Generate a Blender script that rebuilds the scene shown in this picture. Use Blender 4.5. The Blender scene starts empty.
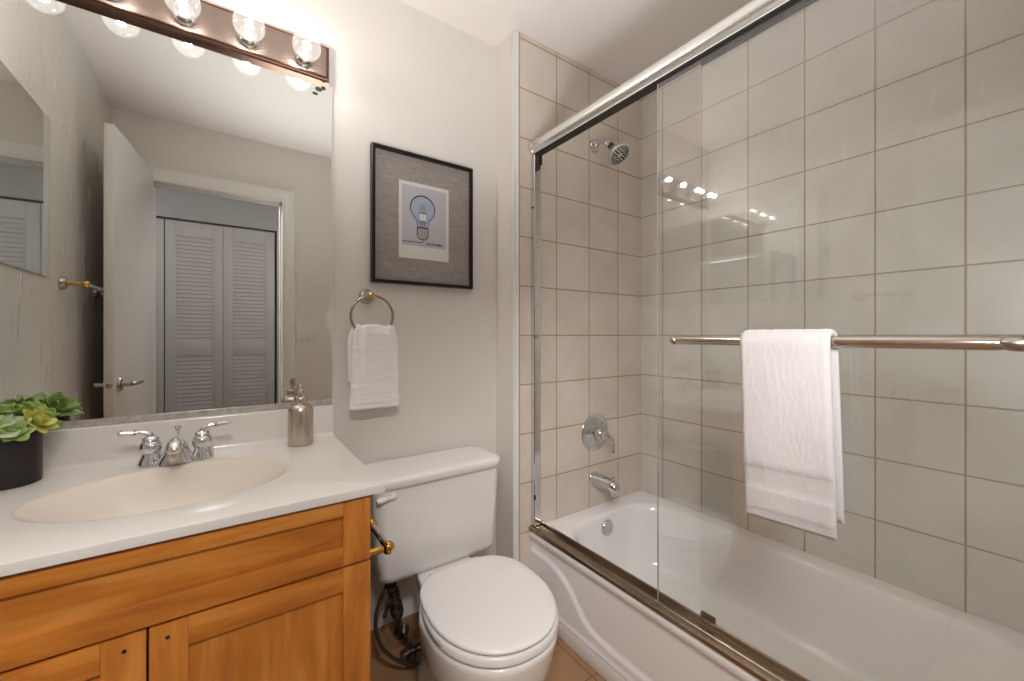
import bpy, bmesh, math, random
from mathutils import Vector, Matrix, noise

# ---------------------------------------------------------------- camera, world, exposure
SC = bpy.context.scene
COL = SC.collection
PI = math.pi
cam_d = bpy.data.cameras.new('camera')
cam_d.sensor_fit = 'HORIZONTAL'
cam_d.sensor_width = 36.0
cam_d.lens = 403.7 / 1024 * 36.0
cam_d.shift_y = -5.1 / 1024
cam_d.clip_start = 0.01
cam = bpy.data.objects.new('camera', cam_d)
cam.location = (0, 0, 1.184)
cam.rotation_euler = (PI / 2, 0, -math.radians(34.9))
COL.objects.link(cam)
SC.camera = cam

world = bpy.data.worlds.new('world')
SC.world = world
world.use_nodes = True
world.node_tree.nodes['Background'].inputs[0].default_value = (0.9, 0.93, 1.0, 1)
world.node_tree.nodes['Background'].inputs[1].default_value = 0.3

SC.cycles.max_bounces = 18
SC.cycles.diffuse_bounces = 12
SC.cycles.glossy_bounces = 8
SC.cycles.transparent_max_bounces = 24

SC.view_settings.view_transform = 'Standard'
SC.view_settings.look = 'None'
SC.view_settings.gamma = 1.0
SC.view_settings.use_curve_mapping = False
SC.view_settings.exposure = 0.22
BULB_POWER = 225.0     # emission strength of each filament
FILL_POWER = 25.0        # added fill aimed at the bathtub, watts
BOUNCE_FILL_POWER = 80.0      # added fill bounced off the ceiling, watts
FILL_SPOT_POWER = 85.0      # each added hallway fill spot, watts
HALL_POWER = 4.0        # added fill under the hall ceiling, watts


def hall_fill(name, loc, size, power, colour):
    l = bpy.data.lights.new(name, 'AREA')
    l.shape = 'DISK'
    l.size = size
    l.energy = power
    l.color = colour
    o = bpy.data.objects.new(name, l)
    o.location = loc
    COL.objects.link(o)
    return o


bounce_fill_d = bpy.data.lights.new('ceiling_bounce_fill', 'SPOT')     # added unseen fill, bounced off the ceiling to even the light
bounce_fill_d.energy = BOUNCE_FILL_POWER
bounce_fill_d.color = (0.975, 0.99, 1.0)
bounce_fill_d.spot_size = math.radians(104)
bounce_fill_d.spot_blend = 1.0
bounce_fill_d.shadow_soft_size = 0.25
bounce_fill = bpy.data.objects.new('ceiling_bounce_fill', bounce_fill_d)
bounce_fill.location = (0.40, 0.28, 1.15)
bounce_fill.rotation_euler = Vector((0.02, 0.40, 1.0)).to_track_quat('-Z', 'Y').to_euler()
COL.objects.link(bounce_fill)
fill_d = bpy.data.lights.new('tub_side_fill', 'SPOT')          # second added fill, brightens the bathtub and tile side
fill_d.energy = FILL_POWER
fill_d.color = (0.985, 0.99, 1.0)
fill_d.spot_size = math.radians(112)
fill_d.spot_blend = 1.0
fill_d.shadow_soft_size = 0.10
fill = bpy.data.objects.new('tub_side_fill', fill_d)
fill.location = (0.50, -0.02, 1.35)
fill.rotation_euler = Vector((1.0, 0.5, -0.25)).to_track_quat('-Z', 'Y').to_euler()
COL.objects.link(fill)
for hx in (-0.72, -0.12, 0.48):                            # added fill spots in the hall, brighten low parts through the doorway
    sd_ = bpy.data.lights.new('hall_fill_spot', 'SPOT')
    sd_.energy = FILL_SPOT_POWER
    sd_.color = (1.0, 0.98, 0.96)
    sd_.spot_size = math.radians(80)
    sd_.spot_blend = 0.8
    sd_.shadow_soft_size = 0.11
    so_ = bpy.data.objects.new('hall_fill_spot', sd_)
    so_.location = (hx, -0.74, 2.40)
    so_.rotation_euler = (Vector((0.75, 0.95, 0.25)) - Vector(so_.location)).to_track_quat('-Z', 'Y').to_euler()
    COL.objects.link(so_)
hall_fill('hall_ceiling_fill', (-1.0, -0.5, 2.44), 0.4, HALL_POWER, (1.0, 0.96, 0.9))  # added fill for the hall, no fixture behind it

# ---------------------------------------------------------------- dimensions (metres)
H = 1.184
D = 1.379        # tiled plumbing wall
DB = 1.513       # painted back wall (mirror wall)
MF = 1.507       # front of mirror glass
XL = -0.549      # left wall
XR = 1.806       # right tiled wall
XS = 0.969       # side of the jog
YF = -0.128      # inner face of the door wall
YH = -0.248      # hall face of the door wall
YC = -0.98       # closet door plane
ZC = 2.465       # ceiling
XT = 1.058       # front of tub apron
ZT = 0.355       # tub rim


# ---------------------------------------------------------------- helpers
def lin(c):
    if isinstance(c, str):
        c = c.lstrip('#')
        c = [int(c[i:i + 2], 16) / 255 for i in (0, 2, 4)]
    return tuple(x / 12.92 if x <= 0.04045 else ((x + 0.055) / 1.055) ** 2.4 for x in c) + (1.0,)


class MB:
    """Collects shapes into one bmesh, then links them as one object."""

    def __init__(self):
        self.bm = bmesh.new()

    def box(self, x0, x1, y0, y1, z0, z1, bevel=0.0, seg=2, mat=None):
        t = bmesh.new()
        bmesh.ops.create_cube(t, size=1)
        bmesh.ops.scale(t, vec=(abs(x1 - x0), abs(y1 - y0), abs(z1 - z0)), verts=t.verts)
        bmesh.ops.translate(t, vec=((x0 + x1) / 2, (y0 + y1) / 2, (z0 + z1) / 2), verts=t.verts)
        if bevel:
            bmesh.ops.bevel(t, geom=t.edges[:], offset=bevel, segments=seg, profile=0.5, affect='EDGES')
        self.merge(t, mat)
        return self

    def merge(self, t, mat=None):
        if mat is not None:
            bmesh.ops.transform(t, matrix=mat, verts=t.verts)
        m = bpy.data.meshes.new('tmp')
        t.to_mesh(m)
        t.free()
        self.bm.from_mesh(m)
        bpy.data.meshes.remove(m)

    def loft(self, rings, cap0=True, cap1=True, closed=True):
        vs = [[self.bm.verts.new(p) for p in r] for r in rings]
        n = len(rings[0])
        for a, b in zip(vs[:-1], vs[1:]):
            for i in range(n if closed else n - 1):
                j = (i + 1) % n
                try:
                    self.bm.faces.new((a[i], a[j], b[j], b[i]))
                except ValueError:
                    pass
        if cap0:
            self.bm.faces.new(list(reversed(vs[0])))
        if cap1:
            self.bm.faces.new(vs[-1])
        return self

    def lathe(self, prof, seg=32, mat=None, cap=True):
        """prof: (radius, height) pairs along local z."""
        rings = []
        for r, z in prof:
            ring = []
            for i in range(seg):
                a = 2 * PI * i / seg
                p = Vector((max(r, 1e-5) * math.cos(a), max(r, 1e-5) * math.sin(a), z))
                ring.append(mat @ p if mat is not None else p)
            rings.append(ring)
        return self.loft(rings, cap, cap)

    def tube(self, pts, rad, seg=12, cap=True, flat=1.0):
        pts = [Vector(p) for p in pts]
        n = len(pts)
        rads = rad if isinstance(rad, (list, tuple)) else [rad] * n
        rings = []
        up = None
        for i, p in enumerate(pts):
            if i == 0:
                t = pts[1] - p
            elif i == n - 1:
                t = p - pts[i - 1]
            else:
                t = (pts[i + 1] - p).normalized() + (p - pts[i - 1]).normalized()
            t.normalize()
            if up is None:
                up = Vector((0, 0, 1)) if abs(t.z) < 0.9 else Vector((0, 1, 0))
            s = t.cross(up)
            s.normalize()
            up = s.cross(t)
            up.normalize()
            rings.append([p + (s * math.cos(2 * PI * k / seg) + up * flat * math.sin(2 * PI * k / seg)) * rads[i]
                          for k in range(seg)])
        return self.loft(rings, cap, cap)

    def ball(self, c, r, sx=1, sy=1, sz=1, seg=20):
        t = bmesh.new()
        bmesh.ops.create_uvsphere(t, u_segments=seg, v_segments=max(8, seg // 2), radius=r)
        bmesh.ops.scale(t, vec=(sx, sy, sz), verts=t.verts)
        bmesh.ops.translate(t, vec=c, verts=t.verts)
        self.merge(t)
        return self

    def grid(self, f, nu, nv):
        """f(u,v) with u,v in 0..1 gives a point."""
        vs = [[self.bm.verts.new(f(i / nu, j / nv)) for j in range(nv + 1)] for i in range(nu + 1)]
        for i in range(nu):
            for j in range(nv):
                self.bm.faces.new((vs[i][j], vs[i + 1][j], vs[i + 1][j + 1], vs[i][j + 1]))
        return self

    def prism(self, outline, axis, a, b):
        """outline: 2D points in the plane normal to axis (cyclic order), extruded from a to b."""
        def p3(u, v, w):
            return {'x': (w, u, v), 'y': (u, w, v), 'z': (u, v, w)}[axis]
        return self.loft([[p3(u, v, a) for u, v in outline], [p3(u, v, b) for u, v in outline]])

    def build(self, name, mat, parent=None, smooth=True, angle=40, subsurf=0):
        bm = self.bm
        bmesh.ops.recalc_face_normals(bm, faces=bm.faces)
        me = bpy.data.meshes.new(name)
        if smooth:
            ca = math.radians(angle)
            for f in bm.faces:
                f.smooth = True
            for e in bm.edges:
                if len(e.link_faces) == 2 and e.calc_face_angle(0) > ca:
                    e.smooth = False
        bm.to_mesh(me)
        bm.free()
        me.materials.append(mat)
        o = bpy.data.objects.new(name, me)
        COL.objects.link(o)
        if parent is not None:
            o.parent = parent
            # parts keep the world place they were modelled in
            o.matrix_parent_inverse = parent_world(parent).inverted()
        if subsurf:
            s = o.modifiers.new('smooth', 'SUBSURF')
            s.levels = s.render_levels = subsurf
        return o


def parent_world(o):
    m = Matrix.LocRotScale(o.location, o.rotation_euler, o.scale)
    if o.parent:
        return parent_world(o.parent) @ o.matrix_parent_inverse @ m
    return m


def thing(name, label, cat, loc=(0, 0, 0), group=None, kind=None):
    o = bpy.data.objects.new(name, None)
    o.empty_display_size = 0.05
    COL.objects.link(o)
    o.location = loc
    tag(o, label, cat, group, kind)
    return o


def tag(o, label=None, cat=None, group=None, kind=None):
    if label:
        o['label'] = label
    if cat:
        o['category'] = cat
    if group:
        o['group'] = group
    if kind:
        o['kind'] = kind
    return o


def struct(o, label=None, cat=None):
    return tag(o, label, cat, None, 'structure')


def copy_tree(o, parent=None):
    c = o.copy()
    COL.objects.link(c)
    if parent is not None:
        c.parent = parent
    for ch in [x for x in bpy.data.objects if x.parent == o]:
        copy_tree(ch, c)
    return c


def rot_to(d, loc):
    """matrix taking local z to direction d at loc"""
    return Matrix.Translation(Vector(loc)) @ Vector(d).to_track_quat('Z', 'Y').to_matrix().to_4x4()


def rrect(x0, x1, y0, y1, r, n=6, z=0.0):
    """rounded rectangle ring in the xy plane"""
    out = []
    for cx, cy, a0 in ((x1 - r, y1 - r, 0), (x0 + r, y1 - r, PI / 2), (x0 + r, y0 + r, PI), (x1 - r, y0 + r, 3 * PI / 2)):
        for i in range(n + 1):
            a = a0 + PI / 2 * i / n
            out.append((cx + r * math.cos(a), cy + r * math.sin(a), z))
    return out


def smooth_path(pts, n=6):
    """Catmull-Rom through points"""
    P = [Vector(p) for p in pts]
    P = [P[0] * 2 - P[1]] + P + [P[-1] * 2 - P[-2]]
    out = []
    for i in range(1, len(P) - 2):
        a, b, c, d = P[i - 1:i + 3]
        for k in range(n):
            t = k / n
            out.append(0.5 * ((2 * b) + (c - a) * t + (2 * a - 5 * b + 4 * c - d) * t * t + (3 * b - a - 3 * c + d) * t ** 3))
    out.append(P[-2])
    return out


def sstep(a, b, x):
    t = min(1, max(0, (x - a) / (b - a)))
    return t * t * (3 - 2 * t)


# ---------------------------------------------------------------- materials
def new_mat(name):
    m = bpy.data.materials.new(name)
    m.use_nodes = True
    nt = m.node_tree
    return m, nt, nt.nodes['Principled BSDF']


def plain(name, col, rough=0.5, metal=0.0, coat=0.0, bump=None, spec=None, trans=None, aniso=0.0, sheen=0.0, vary=None):
    m, nt, b = new_mat(name)
    b.inputs['Base Color'].default_value = lin(col)
    b.inputs['Roughness'].default_value = rough
    b.inputs['Metallic'].default_value = metal
    if coat:
        b.inputs['Coat Weight'].default_value = coat
        b.inputs['Coat Roughness'].default_value = 0.05
    if spec is not None:
        b.inputs['Specular IOR Level'].default_value = spec
    if sheen:
        b.inputs['Sheen Weight'].default_value = sheen
        b.inputs['Sheen Roughness'].default_value = 0.5
    tc = nt.nodes.new('ShaderNodeTexCoord')
    if vary:
        c2, sc = vary
        nz = nt.nodes.new('ShaderNodeTexNoise')
        nz.inputs['Scale'].default_value = sc
        nz.inputs['Detail'].default_value = 5
        nt.links.new(tc.outputs['Object'], nz.inputs['Vector'])
        rp = nt.nodes.new('ShaderNodeValToRGB')
        rp.color_ramp.elements[0].position = 0.35
        rp.color_ramp.elements[1].position = 0.65
        rp.color_ramp.elements[0].color = lin(col)
        rp.color_ramp.elements[1].color = lin(c2)
        nt.links.new(nz.outputs['Fac'], rp.inputs['Fac'])
        nt.links.new(rp.outputs['Color'], b.inputs['Base Color'])
    if bump:
        scale, strength, dist = bump[:3]
        nz = nt.nodes.new('ShaderNodeTexNoise')
        nz.inputs['Scale'].default_value = scale
        nz.inputs['Detail'].default_value = 4
        mp = nt.nodes.new('ShaderNodeMapping')
        if len(bump) > 3:
            mp.inputs['Scale'].default_value = bump[3]
        nt.links.new(tc.outputs['Object'], mp.inputs['Vector'])
        nt.links.new(mp.outputs['Vector'], nz.inputs['Vector'])
        bp = nt.nodes.new('ShaderNodeBump')
        bp.inputs['Strength'].default_value = strength
        bp.inputs['Distance'].default_value = dist
        nt.links.new(nz.outputs['Fac'], bp.inputs['Height'])
        nt.links.new(bp.outputs['Normal'], b.inputs['Normal'])
    return m


def tile_mat(name, u_axis, u0, z0, w, h, mortar, col, col2, grout, rough, v_axis='z', coat=0.0):
    """square tiles set from a grout crossing at (u0, z0)"""
    m, nt, b = new_mat(name)
    tc = nt.nodes.new('ShaderNodeTexCoord')
    sep = nt.nodes.new('ShaderNodeSeparateXYZ')
    nt.links.new(tc.outputs['Object'], sep.inputs[0])
    cmb = nt.nodes.new('ShaderNodeCombineXYZ')
    idx = {'x': 0, 'y': 1, 'z': 2}
    for k, (ax, off) in enumerate(((u_axis, u0), (v_axis, z0))):
        s = nt.nodes.new('ShaderNodeMath')
        s.operation = 'SUBTRACT'
        nt.links.new(sep.outputs[idx[ax]], s.inputs[0])
        s.inputs[1].default_value = off - (50 * w if k == 0 else 50 * h)
        nt.links.new(s.outputs[0], cmb.inputs[k])
    br = nt.nodes.new('ShaderNodeTexBrick')
    br.offset = 0.0
    br.squash = 1.0
    br.inputs['Scale'].default_value = 1.0
    br.inputs['Brick Width'].default_value = w
    br.inputs['Row Height'].default_value = h
    br.inputs['Mortar Size'].default_value = mortar / 2
    br.inputs['Mortar Smooth'].default_value = 0.3
    br.inputs['Bias'].default_value = -0.2
    br.inputs['Color1'].default_value = lin(col)
    br.inputs['Color2'].default_value = lin(col2)
    br.inputs['Mortar'].default_value = lin(grout)
    nt.links.new(cmb.outputs[0], br.inputs['Vector'])
    # soft clouding inside the glaze
    nz = nt.nodes.new('ShaderNodeTexNoise')
    nz.inputs['Scale'].default_value = 7.0
    nz.inputs['Detail'].default_value = 6
    nt.links.new(tc.outputs['Object'], nz.inputs['Vector'])
    mx = nt.nodes.new('ShaderNodeMix')
    mx.data_type = 'RGBA'
    mx.blend_type = 'MULTIPLY'
    mx.inputs[0].default_value = 1.0
    rp = nt.nodes.new('ShaderNodeValToRGB')
    rp.color_ramp.elements[0].position = 0.3
    rp.color_ramp.elements[1].position = 0.7
    rp.color_ramp.elements[0].color = (0.90, 0.89, 0.87, 1)
    rp.color_ramp.elements[1].color = (1, 1, 1, 1)
    nt.links.new(nz.outputs['Fac'], rp.inputs['Fac'])
    nt.links.new(br.outputs['Color'], mx.inputs[6])
    nt.links.new(rp.outputs['Color'], mx.inputs[7])
    nt.links.new(mx.outputs[2], b.inputs['Base Color'])
    rr = nt.nodes.new('ShaderNodeMapRange')
    rr.inputs['To Min'].default_value = rough
    rr.inputs['To Max'].default_value = 0.85
    nt.links.new(br.outputs['Fac'], rr.inputs['Value'])
    nt.links.new(rr.outputs['Result'], b.inputs['Roughness'])
    # grout sits lower, glaze slightly wavy
    n2 = nt.nodes.new('ShaderNodeTexNoise')
    n2.inputs['Scale'].default_value = 14.0
    n2.inputs['Detail'].default_value = 5
    mp = nt.nodes.new('ShaderNodeMapping')
    mp.inputs['Scale'].default_value = (0.6, 0.6, 1.6)
    nt.links.new(tc.outputs['Object'], mp.inputs['Vector'])
    nt.links.new(mp.outputs['Vector'], n2.inputs['Vector'])
    ht = nt.nodes.new('ShaderNodeMath')
    ht.operation = 'MULTIPLY_ADD'
    nt.links.new(br.outputs['Fac'], ht.inputs[0])
    ht.inputs[1].default_value = -1.0
    m2 = nt.nodes.new('ShaderNodeMath')
    m2.operation = 'MULTIPLY'
    m2.inputs[1].default_value = 0.5
    nt.links.new(n2.outputs['Fac'], m2.inputs[0])
    nt.links.new(m2.outputs[0], ht.inputs[2])
    bp = nt.nodes.new('ShaderNodeBump')
    bp.inputs['Strength'].default_value = 0.5
    bp.inputs['Distance'].default_value = 0.003
    nt.links.new(ht.outputs[0], bp.inputs['Height'])
    nt.links.new(bp.outputs['Normal'], b.inputs['Normal'])
    return m


def wood_mat(name, axis, c_dark, c_mid, c_light):
    """honey maple, grain along axis"""
    m, nt, b = new_mat(name)
    tc = nt.nodes.new('ShaderNodeTexCoord')
    mp = nt.nodes.new('ShaderNodeMapping')
    mp.inputs['Scale'].default_value = (2.2, 20, 20) if axis == 'x' else (20, 20, 2.2)
    nt.links.new(tc.outputs['Object'], mp.inputs['Vector'])
    nz = nt.nodes.new('ShaderNodeTexNoise')
    nz.inputs['Scale'].default_value = 1.3
    nz.inputs['Detail'].default_value = 8
    nz.inputs['Roughness'].default_value = 0.62
    nz.inputs['Distortion'].default_value = 0.7
    nt.links.new(mp.outputs['Vector'], nz.inputs['Vector'])
    rp = nt.nodes.new('ShaderNodeValToRGB')
    e = rp.color_ramp.elements
    e[0].position = 0.34
    e[0].color = lin(c_dark)
    e[1].position = 0.66
    e[1].color = lin(c_light)
    k = e.new(0.5)
    k.color = lin(c_mid)
    nt.links.new(nz.outputs['Fac'], rp.inputs['Fac'])
    # broad mottling across the board
    n2 = nt.nodes.new('ShaderNodeTexNoise')
    n2.inputs['Scale'].default_value = 9.0
    n2.inputs['Detail'].default_value = 3
    nt.links.new(tc.outputs['Object'], n2.inputs['Vector'])
    r2 = nt.nodes.new('ShaderNodeValToRGB')
    r2.color_ramp.elements[0].position = 0.3
    r2.color_ramp.elements[1].position = 0.7
    r2.color_ramp.elements[0].color = (0.86, 0.84, 0.8, 1)
    r2.color_ramp.elements[1].color = (1, 1, 1, 1)
    nt.links.new(n2.outputs['Fac'], r2.inputs['Fac'])
    mx = nt.nodes.new('ShaderNodeMix')
    mx.data_type = 'RGBA'
    mx.blend_type = 'MULTIPLY'
    mx.inputs[0].default_value = 1
    nt.links.new(rp.outputs['Color'], mx.inputs[6])
    nt.links.new(r2.outputs['Color'], mx.inputs[7])
    nt.links.new(mx.outputs[2], b.inputs['Base Color'])
    b.inputs['Roughness'].default_value = 0.38
    bp = nt.nodes.new('ShaderNodeBump')
    bp.inputs['Strength'].default_value = 0.12
    bp.inputs['Distance'].default_value = 0.0008
    nt.links.new(nz.outputs['Fac'], bp.inputs['Height'])
    nt.links.new(bp.outputs['Normal'], b.inputs['Normal'])
    return m


def pane_mat(name, tint, ior=1.5, boost=1.0, glow=0.0, rough=0.0):
    """thin clear glass: passes light straight on, reflects by Fresnel"""
    m = bpy.data.materials.new(name)
    m.use_nodes = True
    nt = m.node_tree
    nt.nodes.remove(nt.nodes['Principled BSDF'])
    out = nt.nodes['Material Output']
    tr = nt.nodes.new('ShaderNodeBsdfTransparent')
    tr.inputs[0].default_value = tint
    gl = nt.nodes.new('ShaderNodeBsdfGlossy')
    gl.inputs['Roughness'].default_value = rough
    gl.inputs['Color'].default_value = (1, 1, 1, 1)
    fr = nt.nodes.new('ShaderNodeFresnel')
    fr.inputs['IOR'].default_value = ior
    mul = nt.nodes.new('ShaderNodeMath')
    mul.operation = 'MULTIPLY'
    mul.use_clamp = True
    geo = nt.nodes.new('ShaderNodeNewGeometry')
    fb = nt.nodes.new('ShaderNodeMath')       # mirror-like only where light meets the outer face
    fb.operation = 'MULTIPLY_ADD'
    fb.inputs[1].default_value = -boost
    fb.inputs[2].default_value = boost
    nt.links.new(geo.outputs['Backfacing'], fb.inputs[0])
    nt.links.new(fb.outputs[0], mul.inputs[1])
    mx = nt.nodes.new('ShaderNodeMixShader')
    nt.links.new(fr.outputs[0], mul.inputs[0])
    nt.links.new(mul.outputs[0], mx.inputs[0])
    nt.links.new(tr.outputs[0], mx.inputs[1])
    nt.links.new(gl.outputs[0], mx.inputs[2])
    nt.links.new(mx.outputs[0], out.inputs['Surface'])
    if glow:
        em = nt.nodes.new('ShaderNodeEmission')
        em.inputs[0].default_value = (1, 0.97, 0.94, 1)
        em.inputs[1].default_value = glow
        ad = nt.nodes.new('ShaderNodeAddShader')
        nt.links.new(mx.outputs[0], ad.inputs[0])
        nt.links.new(em.outputs[0], ad.inputs[1])
        nt.links.new(ad.outputs[0], out.inputs['Surface'])
    return m


def glow_mat(name, col, strength):
    m = bpy.data.materials.new(name)
    m.use_nodes = True
    nt = m.node_tree
    nt.nodes.remove(nt.nodes['Principled BSDF'])
    em = nt.nodes.new('ShaderNodeEmission')
    em.inputs[0].default_value = col
    em.inputs[1].default_value = strength
    nt.links.new(em.outputs[0], nt.nodes['Material Output'].inputs['Surface'])
    return m


def left_wall_mat():
    """glossy repainted wall with runs and scuffs under the paint"""
    m, nt, b = new_mat('left_wall_paint')
    b.inputs['Roughness'].default_value = 0.33
    tc = nt.nodes.new('ShaderNodeTexCoord')
    mp = nt.nodes.new('ShaderNodeMapping')
    mp.inputs['Scale'].default_value = (1, 16, 2.6)
    nt.links.new(tc.outputs['Object'], mp.inputs['Vector'])
    nz = nt.nodes.new('ShaderNodeTexNoise')
    nz.inputs['Scale'].default_value = 1.6
    nz.inputs['Detail'].default_value = 3
    nz.inputs['Distortion'].default_value = 0.4
    nt.links.new(mp.outputs['Vector'], nz.inputs['Vector'])
    rp = nt.nodes.new('ShaderNodeValToRGB')
    rp.color_ramp.elements[0].position = 0.61
    rp.color_ramp.elements[1].position = 0.68
    nt.links.new(nz.outputs['Fac'], rp.inputs['Fac'])
    mx = nt.nodes.new('ShaderNodeMix')
    mx.data_type = 'RGBA'
    mx.inputs[6].default_value = lin('#d0ccc6')
    mx.inputs[7].default_value = lin('#f0eeea')
    nt.links.new(rp.outputs['Color'], mx.inputs[0])
    nt.links.new(mx.outputs[2], b.inputs['Base Color'])
    bp = nt.nodes.new('ShaderNodeBump')
    bp.inputs['Strength'].default_value = 1.0
    bp.inputs['Distance'].default_value = 0.008
    nt.links.new(rp.outputs['Color'], bp.inputs['Height'])
    nt.links.new(bp.outputs['Normal'], b.inputs['Normal'])
    return m


def linen_mat():
    m, nt, b = new_mat('linen_mat')
    tc = nt.nodes.new('ShaderNodeTexCoord')
    outs = []
    for sc in ((900, 900, 25), (25, 25, 900)):
        mp = nt.nodes.new('ShaderNodeMapping')
        mp.inputs['Scale'].default_value = sc
        nt.links.new(tc.outputs['Object'], mp.inputs['Vector'])
        nz = nt.nodes.new('ShaderNodeTexNoise')
        nz.inputs['Scale'].default_value = 1.0
        nz.inputs['Detail'].default_value = 2
        nt.links.new(mp.outputs['Vector'], nz.inputs['Vector'])
        outs.append(nz)
    ad = nt.nodes.new('ShaderNodeMath')
    ad.operation = 'ADD'
    nt.links.new(outs[0].outputs['Fac'], ad.inputs[0])
    nt.links.new(outs[1].outputs['Fac'], ad.inputs[1])
    rp = nt.nodes.new('ShaderNodeValToRGB')
    rp.color_ramp.elements[0].position = 0.38
    rp.color_ramp.elements[1].position = 0.62
    rp.color_ramp.elements[0].color = lin('#857d77')
    rp.color_ramp.elements[1].color = lin('#aca49d')
    hv = nt.nodes.new('ShaderNodeMath')
    hv.operation = 'MULTIPLY'
    hv.inputs[1].default_value = 0.5
    nt.links.new(ad.outputs[0], hv.inputs[0])
    nt.links.new(hv.outputs[0], rp.inputs['Fac'])
    nt.links.new(rp.outputs['Color'], b.inputs['Base Color'])
    b.inputs['Roughness'].default_value = 0.9
    return m


def brushed_mat(name, col, rough, sc):
    m, nt, b = new_mat(name)
    b.inputs['Base Color'].default_value = lin(col)
    b.inputs['Metallic'].default_value = 1.0
    tc = nt.nodes.new('ShaderNodeTexCoord')
    mp = nt.nodes.new('ShaderNodeMapping')
    mp.inputs['Scale'].default_value = sc
    nz = nt.nodes.new('ShaderNodeTexNoise')
    nz.inputs['Scale'].default_value = 1
    nz.inputs['Detail'].default_value = 3
    nt.links.new(tc.outputs['Object'], mp.inputs['Vector'])
    nt.links.new(mp.outputs['Vector'], nz.inputs['Vector'])
    rr = nt.nodes.new('ShaderNodeMapRange')
    rr.inputs['To Min'].default_value = rough * 0.75
    rr.inputs['To Max'].default_value = rough * 1.25
    nt.links.new(nz.outputs['Fac'], rr.inputs['Value'])
    nt.links.new(rr.outputs['Result'], b.inputs['Roughness'])
    return m


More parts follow.
